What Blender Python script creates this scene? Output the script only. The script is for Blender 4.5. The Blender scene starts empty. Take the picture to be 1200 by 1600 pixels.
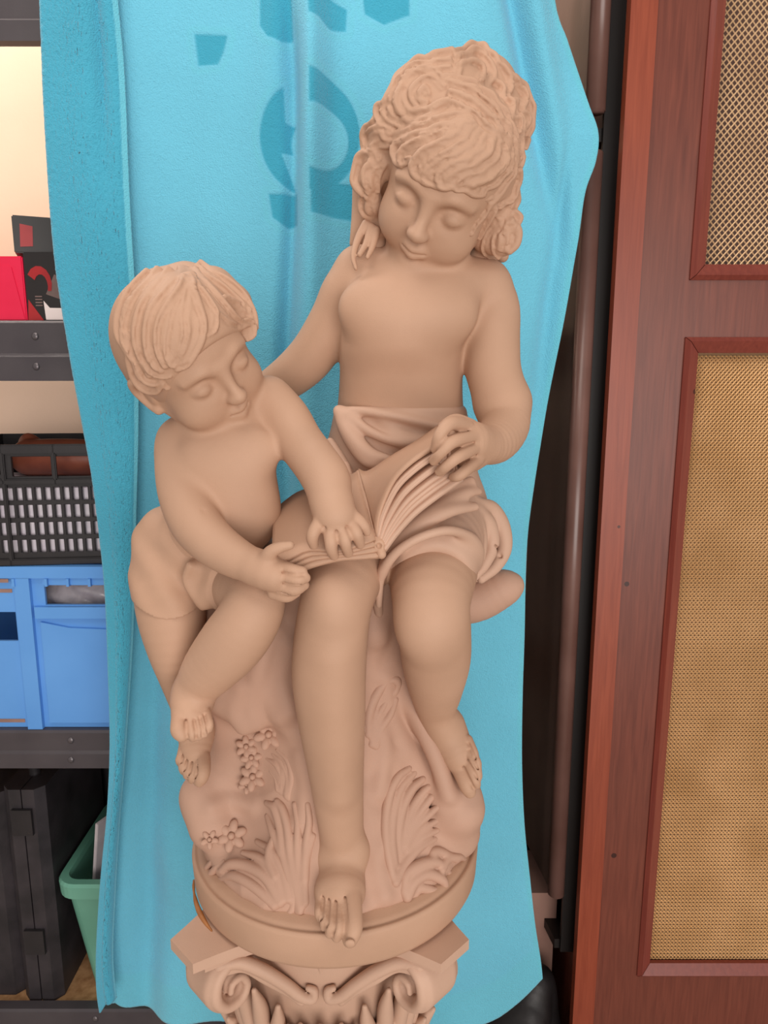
import bpy, bmesh, math, random
import numpy as np
from mathutils import Vector, Matrix

# ------------------------------------------------------------------ camera, light, exposure
scene = bpy.context.scene
F_PX = 1109.0                       # focal length for a frame 1200 x 1600
PITCH = math.radians(10.6)
CAM = np.array([0.0, 0.0, 1.5])
cam_data = bpy.data.cameras.new('camera')
cam_data.sensor_fit = 'VERTICAL'
cam_data.sensor_height = 36.0
cam_data.lens = F_PX / 1600.0 * 36.0
cam_data.clip_start = 0.02
camera = bpy.data.objects.new('camera', cam_data)
scene.collection.objects.link(camera)
camera.location = CAM
camera.rotation_euler = (math.pi / 2 - PITCH, 0, 0)
scene.camera = camera

world = bpy.data.worlds.new('daylight')
scene.world = world
world.use_nodes = True
world.node_tree.nodes['Background'].inputs['Color'].default_value = (1.0, 0.93, 0.88, 1)
world.node_tree.nodes['Background'].inputs['Strength'].default_value = 0.40


def area_light(name, loc, target, size, size_y, power, color):
    d = bpy.data.lights.new(name, 'AREA')
    d.shape = 'RECTANGLE'
    d.size, d.size_y, d.energy, d.color = size, size_y, power, color
    o = bpy.data.objects.new(name, d)
    scene.collection.objects.link(o)
    o.location = loc
    o.rotation_euler = (Vector(target) - Vector(loc)).to_track_quat('-Z', 'Y').to_euler()
    return o


# the open garage door behind the photographer and the lamp on the ceiling
area_light('doorway_daylight', (0.8, -2.3, 1.25), (0, 1, 1.10), 2.4, 1.7, 66, (1.0, 0.93, 0.88))
area_light('ceiling_lamp', (-0.35, 0.25, 2.75), (-0.1, 0.95, 1.2), 0.9, 0.9, 8, (1.0, 0.90, 0.82))

area_light('added_wall_fill', (-1.1, 1.30, 2.85), (-.95, 1.78, 1.9), 1.2, .15, 13, (1.0, 0.88, 0.80))  # unseen fill light, added to brighten the upper left of the wall

vs = scene.view_settings
scene.display_settings.display_device = 'sRGB'
vs.view_transform = 'Standard'
vs.look = 'None'
vs.exposure = 0.25
vs.gamma = 1.0
vs.use_curve_mapping = False

COL = scene.collection
RNG = random.Random(7)
NR = np.random.default_rng(7)


# ------------------------------------------------------------------ helpers
def unp(x, y, Y):
    """world point that lies at depth Y on the line of sight through photo pixel (x, y)"""
    a, b = (x - 600) / F_PX, (800 - y) / F_PX
    d = np.array([a, math.cos(PITCH) + b * math.sin(PITCH), -math.sin(PITCH) + b * math.cos(PITCH)])
    return CAM + d * (Y / d[1])


def mpp(P):
    """metres that one photo pixel spans at point P"""
    d = np.asarray(P) - CAM
    return (d[1] * math.cos(PITCH) - d[2] * math.sin(PITCH)) / F_PX


def link(o, parent=None):
    COL.objects.link(o)
    if parent is not None:
        o.parent = parent
        o.matrix_parent_inverse = parent_matrix(parent).inverted()
    return o


def parent_matrix(p):
    up = parent_matrix(p.parent) @ p.matrix_parent_inverse if p.parent is not None else Matrix.Identity(4)
    return up @ p.matrix_basis


def empty(name, loc, label=None, cat=None, group=None):
    o = bpy.data.objects.new(name, None)
    o.empty_display_size = 0.05
    o.location = loc
    COL.objects.link(o)
    return tag(o, label, cat, group)


def tag(o, label=None, cat=None, group=None, kind=None):
    if label: o['label'] = label
    if cat: o['category'] = cat
    if group: o['group'] = group
    if kind: o['kind'] = kind
    return o


def mesh_obj(name, verts, faces, mat, parent=None, smooth=False):
    me = bpy.data.meshes.new(name)
    me.from_pydata([tuple(map(float, v)) for v in verts], [], [tuple(map(int, q)) for q in faces])
    me.update()
    if mat: me.materials.append(mat)
    if smooth: me.polygons.foreach_set('use_smooth', [True] * len(me.polygons))
    o = bpy.data.objects.new(name, me)
    return link(o, parent)


def quads_obj(name, V, Q, mat, parent=None, smooth=True):
    """fast mesh from numpy verts (n,3) and quads (m,4)"""
    me = bpy.data.meshes.new(name)
    V = np.ascontiguousarray(V, np.float32); Q = np.ascontiguousarray(Q, np.int32)
    me.vertices.add(len(V)); me.vertices.foreach_set('co', V.ravel())
    me.loops.add(Q.size); me.loops.foreach_set('vertex_index', Q.ravel())
    me.polygons.add(len(Q)); me.polygons.foreach_set('loop_start', np.arange(0, Q.size, 4, dtype=np.int32))
    me.polygons.foreach_set('use_smooth', np.full(len(Q), smooth))
    me.update(calc_edges=True); me.validate()
    if mat: me.materials.append(mat)
    o = bpy.data.objects.new(name, me)
    return link(o, parent)


def bm_obj(name, bm, mat, parent=None, bevel=0.0, smooth=False, seg=2):
    if bevel > 0:
        bmesh.ops.bevel(bm, geom=[e for e in bm.edges if len(e.link_faces) == 2 and e.calc_face_angle(0) > 0.5],
                        offset=bevel, segments=seg, affect='EDGES', clamp_overlap=True)
    bmesh.ops.recalc_face_normals(bm, faces=bm.faces)
    me = bpy.data.meshes.new(name)
    bm.to_mesh(me); bm.free()
    if mat: me.materials.append(mat)
    if smooth: me.polygons.foreach_set('use_smooth', [True] * len(me.polygons))
    o = bpy.data.objects.new(name, me)
    return link(o, parent)


def add_box(bm, lo, hi):
    x0, y0, z0 = lo; x1, y1, z1 = hi
    v = [bm.verts.new(p) for p in ((x0, y0, z0), (x1, y0, z0), (x1, y1, z0), (x0, y1, z0),
                                   (x0, y0, z1), (x1, y0, z1), (x1, y1, z1), (x0, y1, z1))]
    for q in ((3, 2, 1, 0), (4, 5, 6, 7), (0, 1, 5, 4), (1, 2, 6, 5), (2, 3, 7, 6), (3, 0, 4, 7)):
        bm.faces.new([v[i] for i in q])
    return v


def box_obj(name, lo, hi, mat, parent=None, bevel=0.0):
    bm = bmesh.new(); add_box(bm, lo, hi)
    return bm_obj(name, bm, mat, parent, bevel)


def add_prism(bm, poly, axis, a, b):
    """extrude a 2D polygon along axis ('x','y','z') from a to b"""
    def P(u, v, w):
        return {'x': (w, u, v), 'y': (u, w, v), 'z': (u, v, w)}[axis]
    A = [bm.verts.new(P(u, v, a)) for u, v in poly]
    B = [bm.verts.new(P(u, v, b)) for u, v in poly]
    n = len(poly)
    bm.faces.new(A); bm.faces.new(B[::-1])
    for i in range(n):
        bm.faces.new((A[i], B[i], B[(i + 1) % n], A[(i + 1) % n]))


def lathe(name, prof, center, mat, parent=None, n=96, smooth=True):
    V, Q = [], []
    m = len(prof)
    for i in range(n):
        a = 2 * math.pi * i / n
        for r, z in prof:
            V.append((center[0] + r * math.cos(a), center[1] + r * math.sin(a), z))
    for i in range(n):
        for j in range(m - 1):
            Q.append((i * m + j, ((i + 1) % n) * m + j, ((i + 1) % n) * m + j + 1, i * m + j + 1))
    return quads_obj(name, np.array(V), np.array(Q), mat, parent, smooth)


def catmull(P, n):
    P = np.asarray(P, float)
    if len(P) == 2:
        t = np.linspace(0, 1, n)[:, None]
        return P[0] * (1 - t) + P[1] * t
    E = np.vstack([2 * P[0] - P[1], P, 2 * P[-1] - P[-2]])
    out = []
    T = np.linspace(0, len(P) - 1 - 1e-9, n)
    for t in T:
        i = int(t); u = t - i
        p0, p1, p2, p3 = E[i:i + 4]
        out.append(0.5 * (2 * p1 + (p2 - p0) * u + (2 * p0 - 5 * p1 + 4 * p2 - p3) * u * u + (3 * p1 - p0 - 3 * p2 + p3) * u ** 3))
    return np.array(out)


# ------------------------------------------------------------------ materials
def new_mat(name):
    m = bpy.data.materials.new(name); m.use_nodes = True
    nt = m.node_tree
    return m, nt, nt.nodes['Principled BSDF']


def noise_mat(name, c1, c2, scale=8.0, rough=0.6, bump=0.0, bump_scale=200.0, spec=0.5, metallic=0.0, stretch=None, detail=4.0):
    m, nt, b = new_mat(name)
    tc = nt.nodes.new('ShaderNodeTexCoord')
    src = tc.outputs['Object']
    if stretch:
        mp = nt.nodes.new('ShaderNodeMapping'); mp.inputs['Scale'].default_value = stretch
        nt.links.new(src, mp.inputs['Vector']); src = mp.outputs['Vector']
    n = nt.nodes.new('ShaderNodeTexNoise'); n.inputs['Scale'].default_value = scale; n.inputs['Detail'].default_value = detail
    nt.links.new(src, n.inputs['Vector'])
    r = nt.nodes.new('ShaderNodeValToRGB')
    r.color_ramp.elements[0].position = 0.3; r.color_ramp.elements[1].position = 0.7
    r.color_ramp.elements[0].color = (*c1, 1); r.color_ramp.elements[1].color = (*c2, 1)
    nt.links.new(n.outputs['Fac'], r.inputs['Fac']); nt.links.new(r.outputs['Color'], b.inputs['Base Color'])
    b.inputs['Roughness'].default_value = rough
    b.inputs['Metallic'].default_value = metallic
    b.inputs['Specular IOR Level'].default_value = spec
    if bump > 0:
        n2 = nt.nodes.new('ShaderNodeTexNoise'); n2.inputs['Scale'].default_value = bump_scale; n2.inputs['Detail'].default_value = 3
        nt.links.new(src, n2.inputs['Vector'])
        bp = nt.nodes.new('ShaderNodeBump'); bp.inputs['Strength'].default_value = bump; bp.inputs['Distance'].default_value = 0.002
        nt.links.new(n2.outputs['Fac'], bp.inputs['Height']); nt.links.new(bp.outputs['Normal'], b.inputs['Normal'])
    return m


def lin(r, g, b):
    return tuple(((c / 255) / 12.92 if c <= 10 else (((c / 255) + 0.055) / 1.055) ** 2.4) for c in (r, g, b))


STONE = noise_mat('cast_stone', lin(180, 144, 119), lin(191, 154, 129), 9, 0.62, 0.12, 700, 0.35)
STONE_PALE = noise_mat('pale_cast_stone', lin(190, 156, 134), lin(200, 165, 143), 9, 0.6, 0.10, 700, 0.35)
STONE_PINK = noise_mat('rosy_cast_stone', lin(182, 146, 126), lin(192, 155, 134), 9, 0.65, 0.12, 700, 0.35)

# ------------------------------------------------------------------ sculpting: signed distance fields on a voxel grid
H = 0.0015


class Vol:
    def __init__(s, lo, hi, h=H):
        s.h = h
        s.i0 = np.floor(np.asarray(lo) / h).astype(int)
        i1 = np.ceil(np.asarray(hi) / h).astype(int) + 1
        s.n = i1 - s.i0
        s.ax = [(np.arange(s.i0[k], i1[k]) * h).astype(np.float32) for k in range(3)]
        s.a = np.full(s.n, 0.2, np.float32)

    def win(s, lo, hi):
        a = np.clip(np.floor(np.asarray(lo) / s.h).astype(int) - s.i0, 0, s.n)
        b = np.clip(np.ceil(np.asarray(hi) / s.h).astype(int) + 1 - s.i0, 0, s.n)
        sl = tuple(slice(a[k], b[k]) for k in range(3))
        X = s.ax[0][sl[0]][:, None, None]; Y = s.ax[1][sl[1]][None, :, None]; Z = s.ax[2][sl[2]][None, None, :]
        return sl, X, Y, Z

    def put(s, sl, d, k):
        cur = s.a[sl]
        if cur.size == 0: return
        if k > 0:
            hh = np.maximum(k - np.abs(cur - d), 0) / k
            s.a[sl] = np.minimum(cur, d) - hh * hh * (k * 0.25)
        else:
            s.a[sl] = np.minimum(cur, d)

    def cut(s, sl, d, k):
        cur = s.a[sl]
        if cur.size == 0: return
        d = -d
        hh = np.maximum(k - np.abs(cur - d), 0) / k if k > 0 else 0
        s.a[sl] = np.maximum(cur, d) + hh * hh * (k * 0.25)

    # tapered smooth tube through world points P with radii R
    def tube(s, P, R, k=0.0, cut=False, n=None, far=0.0):
        PR = np.column_stack([np.asarray(P, float), np.asarray(R, float)])
        if n is None:
            L = np.linalg.norm(np.diff(PR[:, :3], axis=0), axis=1).sum()
            n = int(np.clip(L / max(PR[:, 3].mean() * 0.28, 0.0022), 3, 48))
            n = max(n, len(PR))
        S = catmull(PR, n)
        S[:, 3] = np.maximum(S[:, 3], 0.0008)
        mg = max(k, 2 * s.h) + 2 * s.h + far
        lo = (S[:, :3] - S[:, 3:]).min(0) - mg; hi = (S[:, :3] + S[:, 3:]).max(0) + mg
        sl, X, Y, Z = s.win(lo, hi)
        if s.a[sl].size == 0: return
        big = s.a[sl].size > 60000
        D = np.full(s.a[sl].shape, 0.2, np.float32)
        base = [sl[q].start for q in range(3)]
        for i in range(len(S) - 1):
            a, b = S[i], S[i + 1]
            if big:
                l2 = np.minimum(a[:3] - a[3], b[:3] - b[3]) - mg; h2 = np.maximum(a[:3] + a[3], b[:3] + b[3]) + mg
                s2, x, y, z = s.win(l2, h2)
                loc = tuple(slice(s2[q].start - base[q], s2[q].stop - base[q]) for q in range(3))
            else:
                x, y, z = X, Y, Z; loc = (slice(None),) * 3
            ba = (b[:3] - a[:3]); l = float(ba @ ba) + 1e-12
            dx, dy, dz = x - np.float32(a[0]), y - np.float32(a[1]), z - np.float32(a[2])
            t = np.clip((dx * np.float32(ba[0] / l) + dy * np.float32(ba[1] / l) + dz * np.float32(ba[2] / l)), 0, 1)
            d = np.sqrt((dx - t * np.float32(ba[0])) ** 2 + (dy - t * np.float32(ba[1])) ** 2 + (dz - t * np.float32(ba[2])) ** 2) - (np.float32(a[3]) + t * np.float32(b[3] - a[3]))
            D[loc] = np.minimum(D[loc], d)
        (s.cut if cut else s.put)(sl, D, k)

    # the same with points given as (photo x, photo y, depth, radius in photo pixels)
    def ptube(s, pts, k=0.0, cut=False, n=None):
        P = [unp(x, y, Y) for x, y, Y, r in pts]
        s.tube(P, [p[3] * mpp(q) for p, q in zip(pts, P)], k, cut, n)

    def ell(s, c, r, k=0.0, cut=False, R=None, far=0.0):
        c = np.asarray(c, float); r = np.asarray(r, float)
        R = np.eye(3) if R is None else np.asarray(R, float)
        ext = np.sqrt(((R * r[None, :]) ** 2).sum(1))
        mg = 2.2 * max(k, 2 * s.h) + 2 * s.h + far
        sl, X, Y, Z = s.win(c - ext - mg, c + ext + mg)
        dx, dy, dz = X - np.float32(c[0]), Y - np.float32(c[1]), Z - np.float32(c[2])
        q = 0; q2 = 0
        for i in range(3):
            u = (dx * np.float32(R[0, i]) + dy * np.float32(R[1, i]) + dz * np.float32(R[2, i])) / np.float32(r[i])
            q = q + u * u; q2 = q2 + (u / np.float32(r[i])) ** 2
        q = np.sqrt(q); q2 = np.sqrt(q2) + 1e-9
        d = q * (q - 1) / q2
        d = np.where(q < 1e-3, -r.min(), d).astype(np.float32)
        (s.cut if cut else s.put)(sl, d, k)

    def blur(s, times):
        for _ in range(times):
            for ax in range(3):
                b = s.a.copy()
                mid = [slice(None)] * 3; up = [slice(None)] * 3; dn = [slice(None)] * 3
                mid[ax] = slice(1, -1); up[ax] = slice(2, None); dn[ax] = slice(0, -2)
                s.a[tuple(mid)] = .5 * b[tuple(mid)] + .25 * (b[tuple(up)] + b[tuple(dn)])

    # stacked elliptic sections, world rows (z, cx, cy, rx, ry)
    def loft(s, rows, k=0.0, p=2.0, cap=0.012, shape=None):
        rows = sorted([tuple(map(float, r)) for r in rows])
        A = catmull(np.array(rows), 12 * len(rows))
        mg = max(k, 2 * s.h) + 3 * s.h + .035
        lo = ((A[:, 1] - A[:, 3]).min() - mg, (A[:, 2] - A[:, 4]).min() - mg, A[0, 0] - mg)
        hi = ((A[:, 1] + A[:, 3]).max() + mg, (A[:, 2] + A[:, 4]).max() + mg, A[-1, 0] + mg)
        sl, X, Y, Z = s.win(lo, hi)
        z = s.ax[2][sl[2]]
        f = [np.interp(z, A[:, 0], A[:, i]).astype(np.float32)[None, None, :] for i in range(1, 5)]
        u = np.abs(X - f[0]) / f[2]; v = np.abs(Y - f[1]) / f[3]
        q = (u ** p + v ** p) ** (1.0 / p)
        gr = np.sqrt((u / f[2]) ** 2 + (v / f[3]) ** 2) / np.maximum(q, 1e-4) + 1e-6
        d = (q - 1) / np.maximum(gr, 1.0 / np.maximum(f[2], f[3]))
        d = d * 0.92
        if shape is not None: d = d + shape(X, Y, Z)
        dz = np.maximum(A[0, 0] - Z, Z - A[-1, 0])
        hh = np.maximum(cap - np.abs(d - dz), 0) / cap
        d = np.maximum(d, dz) + hh * hh * cap * 0.25
        s.put(sl, d.astype(np.float32), k)

    def ploft(s, rows, k=0.0, p=2.0, cap=0.012, shape=None):
        out = []
        for py, xl, xr, Y, ry in rows:
            c = unp((xl + xr) / 2, py, Y)
            out.append((c[2], c[0], Y, (xr - xl) / 2 * mpp(c), ry))
        s.loft(out, k, p, cap, shape)

    def hit(s, x, y, y0=0.5, y1=1.15, near=False, off=0.0):
        """first surface point along the line of sight through photo pixel (x, y); with near=True the closest approach if it misses"""
        T = np.arange(y0, y1, s.h * 0.7)
        P = np.array([unp(x, y, 1.0) - CAM]) * T[:, None] + CAM
        I = np.round(P / s.h).astype(int) - s.i0
        ok = ((I >= 0) & (I < s.n)).all(1)
        v = np.full(len(T), 0.2)
        J = I[ok]; v[ok] = s.a[J[:, 0], J[:, 1], J[:, 2]]
        w = np.nonzero(v < -off)[0]
        if len(w): return P[w[0]]
        if near: return P[int(np.argmin(v))]
        return None

    def mesh(s, name, mat, parent=None):
        a = s.a
        ins = (a < 0)
        cnt = np.zeros(s.n - 1, np.uint8)
        for i in (0, 1):
            for j in (0, 1):
                for k in (0, 1):
                    cnt += ins[i:s.n[0] - 1 + i, j:s.n[1] - 1 + j, k:s.n[2] - 1 + k]
        act = np.nonzero((cnt > 0) & (cnt < 8))
        I = np.stack(act, 1)
        idx = np.full(s.n - 1, -1, np.int32)
        idx[act] = np.arange(len(I), dtype=np.int32)
        acc = np.zeros((len(I), 3), np.float32); num = np.zeros(len(I), np.float32)
        offs = [(i, j, k) for i in (0, 1) for j in (0, 1) for k in (0, 1)]
        val = {o: a[act[0] + o[0], act[1] + o[1], act[2] + o[2]] for o in offs}
        for o in offs:
            for axn in range(3):
                if o[axn]: continue
                o2 = list(o); o2[axn] = 1; o2 = tuple(o2)
                A, B = val[o], val[o2]
                m = (A < 0) != (B < 0)
                t = np.where(m, A / np.where(m, A - B, 1), 0)
                pt = np.array(o, np.float32)[None, :].repeat(len(I), 0)
                pt[:, axn] += t
                acc[m] += pt[m]; num[m] += 1
        V = (acc / num[:, None] + I + s.i0) * s.h
        Q = []
        for axn in range(3):
            sl0 = [slice(None)] * 3; sl1 = [slice(None)] * 3
            sl0[axn] = slice(0, -1); sl1[axn] = slice(1, None)
            A, B = ins[tuple(sl0)], ins[tuple(sl1)]
            e = np.nonzero(A != B)
            u, v = (axn + 1) % 3, (axn + 2) % 3
            E = np.stack(e, 1)
            m = (E[:, u] > 0) & (E[:, v] > 0) & (E[:, u] < s.n[u] - 1) & (E[:, v] < s.n[v] - 1)
            E = E[m]; fl = A[tuple(E.T)]
            c = []
            for du, dv in ((1, 1), (0, 1), (0, 0), (1, 0)):
                G = E.copy(); G[:, u] -= du; G[:, v] -= dv
                c.append(idx[tuple(G.T)])
            q = np.stack(c, 1)
            q[~fl] = q[~fl][:, ::-1]
            Q.append(q)
        Q = np.vstack(Q)
        Q = Q[(Q >= 0).all(1)]
        return quads_obj(name, V, Q, mat, parent, True)


def bounds(x0, y0, x1, y1, Y0, Y1):
    P = np.array([unp(x, y, Y) for x in (x0, x1) for y in (y0, y1) for Y in (Y0, Y1)])
    return P.min(0), P.max(0)


def hnoise(X, Y, Z, f, seed=0):
    r = np.random.default_rng(seed)
    out = 0
    for i in range(5):
        k = r.normal(size=3); k = k / np.linalg.norm(k) * f * r.uniform(.6, 1.6); ph = r.uniform(0, 6.28)
        out = out + np.sin(np.float32(k[0]) * X + np.float32(k[1]) * Y + np.float32(k[2]) * Z + np.float32(ph))
    return out / 5


# head built in its own frame: x image right, y up, z out of the face; heights in units of chin to crown
def head_frame(yaw, pitch, roll):
    cy, sy, cp, sp, cr, sr = math.cos(yaw), math.sin(yaw), math.cos(pitch), math.sin(pitch), math.cos(roll), math.sin(roll)
    Ry = np.array([[cy, 0, sy], [0, 1, 0], [-sy, 0, cy]]); Rx = np.array([[1, 0, 0], [0, cp, -sp], [0, sp, cp]]); Rz = np.array([[cr, -sr, 0], [sr, cr, 0], [0, 0, 1]])
    return np.array([[1, 0, 0], [0, 0, -1], [0, 1, 0.]]) @ Rz @ Ry @ Rx


def sculpt_head(V, M, o, h, cheek=1.0):
    W = lambda x, y, z: o + h * (M @ np.array([x, y, z]))
    E = lambda c, r, k=0.0, cut=False: V.ell(W(*c), np.array(r) * h, k * h, cut, M)
    T = lambda pts, k=0.0, cut=False: V.tube([W(*p[:3]) for p in pts], [p[3] * h for p in pts], k * h, cut)
    E((0, .10, -.05), (.345, .385, .395), .05)              # cranium
    E((0, .12, .14), (.285, .25, .225), .10)                # forehead
    E((0, -.15, .10), (.275, .29, .262), .12)               # face mass
    E((0, -.385, .235), (.080, .066, .080), .10)            # chin
    T([(-.23, -.16, -.02, .08), (-.15, -.36, .11, .06), (0, -.40, .18, .05), (.15, -.36, .11, .06), (.23, -.16, -.02, .08)], .10)
    for s in (-1, 1):
        E((s * .160, -.190, .205), (.120 * cheek, .125, .120), .10)       # cheeks
        E((s * .140, -.005, .405), (.078, .042, .060), .09, True)         # eye socket
        E((s * .142, -.022, .298), (.066, .052, .064), .022)              # eyeball under the lowered lid
        T([(s * .082, -.042, .352, .0035), (s * .115, -.060, .362, .0050), (s * .155, -.064, .356, .0050), (s * .205, -.040, .330, .0035)], .012, True)   # lash line
        T([(s * .085, -.010, .352, .0035), (s * .120, .022, .362, .0045), (s * .165, .022, .352, .0045), (s * .212, -.012, .322, .003)], .016, True)      # lid crease
        T([(s * .060, .068, .360, .012), (s * .130, .092, .358, .016), (s * .220, .066, .300, .010)], .06)   # brow
        E((s * .034, -.148, .392), (.028, .026, .036), .040)              # wing of the nose
        E((s * .018, -.170, .418), (.010, .007, .016), .008, True)        # nostril
    T([(0, .05, .358, .026), (0, -.05, .392, .024), (0, -.115, .424, .030), (0, -.136, .434, .035)], .06)   # nose
    T([(0, -.185, .372, .014), (0, -.220, .372, .012)], .02, True)
    T([(-.062, -.264, .332, .008), (-.033, -.250, .358, .018), (0, -.256, .366, .016), (.033, -.250, .358, .018), (.062, -.264, .332, .008)], .045)
    T([(-.046, -.290, .332, .011), (0, -.302, .351, .022), (.046, -.290, .332, .011)], .045)
    T([(-.070, -.266, .342, .003), (-.034, -.272, .371, .0045), (0, -.279, .376, .0045), (.034, -.272, .371, .0045), (.070, -.266, .342, .003)], .012, True)
    T([(-.045, -.342, .335, .009), (0, -.347, .345, .011), (.045, -.342, .335, .009)], .04, True)
    return W


def sculpt_ear(V, W, M, s, h):
    V.tube([W(s * .335, .05, .0), W(s * .375, .06, -.05), W(s * .375, -.02, -.085), W(s * .355, -.12, -.045), W(s * .335, -.16, .0)],
           [.018 * h, .026 * h, .024 * h, .024 * h, .032 * h], .02 * h)
    V.ell(W(s * .335, -.04, -.02), np.array([.02, .10, .06]) * h, .02 * h, False, M)

# ================================================================== THE SCULPTURE
statue = empty('statue', (-0.0645, 0.87, 0.85),
               'buff cast stone statue of two children reading an open book, standing on the carved pedestal', 'statue')

# ---------------------------------------------------------------- round base
lathe('round_base', [(0.0, 0.8495), (0.180, 0.8495), (0.1865, 0.8525), (0.189, 0.858), (0.191, 0.893), (0.1895, 0.8975), (0.1865, 0.8985),
                     (0.1845, 0.8965), (0.1825, 0.8985), (0.178, 0.9015), (0.10, 0.906), (0.0, 0.906)], (-0.0645, 0.872), STONE, statue, 128)

# ---------------------------------------------------------------- rock
rock = Vol((-0.36, 0.66, 0.885), (0.20, 1.085, 1.335), 0.002)
rock.loft([(0.893, -0.0645, 0.872, 0.183, 0.183), (0.915, -0.064, 0.878, 0.182, 0.170), (0.96, -0.062, 0.888, 0.160, 0.143), (1.03, -0.060, 0.895, 0.135, 0.128),
           (1.12, -0.060, 0.905, 0.118, 0.122), (1.20, -0.055, 0.905, 0.115, 0.125), (1.27, -0.05, 0.900, 0.118, 0.135), (1.315, -0.05, 0.905, 0.10, 0.12)], 0, 2.0, 0.03,
          lambda X, Y, Z: 0.009 * hnoise(X, Y, Z, 34, 3) + 0.006 * np.abs(hnoise(X, Y, Z * .5, 70, 5)) + .002 * hnoise(X, Y, Z, 160, 6))
P = unp
rock.ptube([(318, 1238, .815, 30), (345, 1215, .83, 34), (400, 1150, .86, 50)], .03)            # ledge under the small rear foot
rock.ptube([(330, 1290, .80, 34), (320, 1250, .83, 34)], .03)
rock.ptube([(716, 1262, .81, 34), (705, 1215, .83, 36), (660, 1100, .88, 40)], .03)             # ledge under the girl's left foot
rock.ptube([(722, 1300, .83, 26), (716, 1262, .82, 32)], .03)
rock.ptube([(585, 940, .80, 16), (586, 985, .79, 21), (588, 1000, .80, 14)], .02)               # knob between the knees
rock.ptube([(610, 1010, .83, 20), (640, 1090, .82, 16), (680, 1180, .80, 14), (700, 1240, .79, 14)], .02)
rock.ptube([(430, 985, .80, 30), (420, 1050, .80, 26), (440, 1110, .79, 20)], .03)
rock.ptube([(365, 1090, .81, 24), (385, 1120, .80, 20)], .03)
rock.ell((-0.19, 0.87, 1.18), (0.075, 0.09, 0.09), .05)
rock.ptube([(325, 1000, .90, 48), (345, 1100, .88, 52)], .05)
# pale boss that juts out at the right below the drapery
rock.ptube([(700, 945, .90, 34), (745, 937, .895, 34), (782, 920, .89, 30), (797, 915, .89, 22)], .015)
for a_ in ([(352, 1128, .76, 6), (347, 1150, .755, 9), (342, 1180, .76, 6)],):
    rock.ptube(a_, .015, True)                                                                  # hollow beside the small foot
for a_, r_ in (([(425, 985), (405, 1040), (392, 1095), (400, 1130)], 10), ([(452, 1010), (440, 1060), (452, 1110)], 8), ([(375, 1075), (368, 1110), (380, 1140)], 8), ([(600, 1060), (612, 1130), (650, 1200), (690, 1262)], 9),
               ([(590, 1120), (600, 1180), (592, 1240)], 8), ([(470, 1180), (478, 1230), (470, 1290)], 7), ([(330, 1262), (360, 1252), (395, 1262)], 8), ([(610, 1300), (590, 1350), (600, 1400)], 7)):
    Q_ = np.array([rock.hit(x, y, .6, 1.0, True) for x, y in a_]); Q_[:, 1] += .004
    rock.tube(Q_, [r_ * .00074] * len(Q_), .014)
rock.mesh('rock', STONE_PINK, statue)

# ---------------------------------------------------------------- GIRL
girl = Vol((-.27, .62, .86), (.22, 1.02, 1.84))
girl.ploft([(392, 612, 700, .865, .042), (412, 585, 735, .868, .048), (432, 562, 762, .868, .054), (458, 549, 762, .866, .060), (500, 536, 738, .862, .066), (545, 531, 724, .868, .065),
            (590, 531, 722, .882, .060), (640, 527, 724, .893, .060), (700, 517, 736, .903, .066), (760, 512, 742, .91, .072), (825, 515, 740, .91, .06)], 0, 2.25, .03)
gt = lambda pts, k=.02, cut=False: girl.ptube(pts, k, cut)
gt([(655, 425, .862, 40), (668, 380, .85, 40), (685, 330, .84, 44)], .02)                                   # neck
gt([(556, 418, .868, 28), (600, 418, .862, 24), (655, 425, .852, 20), (715, 432, .858, 25), (765, 440, .865, 30)], .03)   # shoulder girdle
girl.ell(unp(580, 480, .826), (.036, .020, .030), .02)
girl.ell(unp(690, 492, .826), (.038, .021, .030), .02)


def limb(V, pts, k=.02, kk=.006, extra=None, grow=0.0):
    """a limb sculpted on its own, then merged crisply with the figure"""
    Pw = np.array([unp(*p[:3]) for p in pts]); Rw = np.array([p[3] * mpp(q) for p, q in zip(pts, Pw)])
    lo = (Pw - Rw[:, None]).min(0) - .03 - grow; hi = (Pw + Rw[:, None]).max(0) + .03 + grow
    L = Vol(np.maximum(lo, V.i0 * V.h), np.minimum(hi, (V.i0 + V.n - 1) * V.h), V.h)
    L.tube(Pw, Rw, far=.014)
    L.blur(6)
    if extra: extra(L)
    o = L.i0 - V.i0
    sl = tuple(slice(max(o[q], 0), min(o[q] + L.n[q], V.n[q])) for q in range(3))
    V.put(sl, L.a[tuple(slice(0, sl[q].stop - sl[q].start) for q in range(3))], kk)


def digits(V, fs, k=.0022, groove=1.9, deep=.85):
    """fingers or toes side by side with a groove sunk between neighbours"""
    for f in fs: V.ptube(f, k)
    R = [catmull(f, 6) for f in fs]
    for a, b in zip(R[:-1], R[1:]):
        m = (a + b) / 2
        m[:, 2] -= (a[:, 3] + b[:, 3]) / 2 * .00068 * deep
        m[:, 3] = groove
        V.ptube([tuple(q) for q in m], .0025, True)


# right arm (left in the photo), reaching behind the boy
limb(girl, [(566, 424, .868, 38), (541, 455, .872, 38), (522, 495, .88, 36), (498, 540, .89, 36.5), (478, 566, .90, 36), (450, 590, .915, 33), (415, 612, .93, 28), (385, 628, .93, 24)], kk=.012)
gt([(400, 618, .93, 25), (378, 634, .925, 22), (360, 650, .912, 21), (350, 662, .902, 17)], .008)          # right hand on the boy's back
digits(girl, [[(352, 648, .912, 9), (336, 656, .903, 8), (322, 664, .892, 6.5)], [(350, 658, .906, 9), (335, 669, .897, 8), (321, 680, .886, 6.5)],
              [(352, 668, .902, 9), (340, 681, .893, 8), (328, 693, .884, 6.5)], [(358, 674, .902, 8), (349, 688, .893, 7), (340, 698, .886, 6)]])
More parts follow.
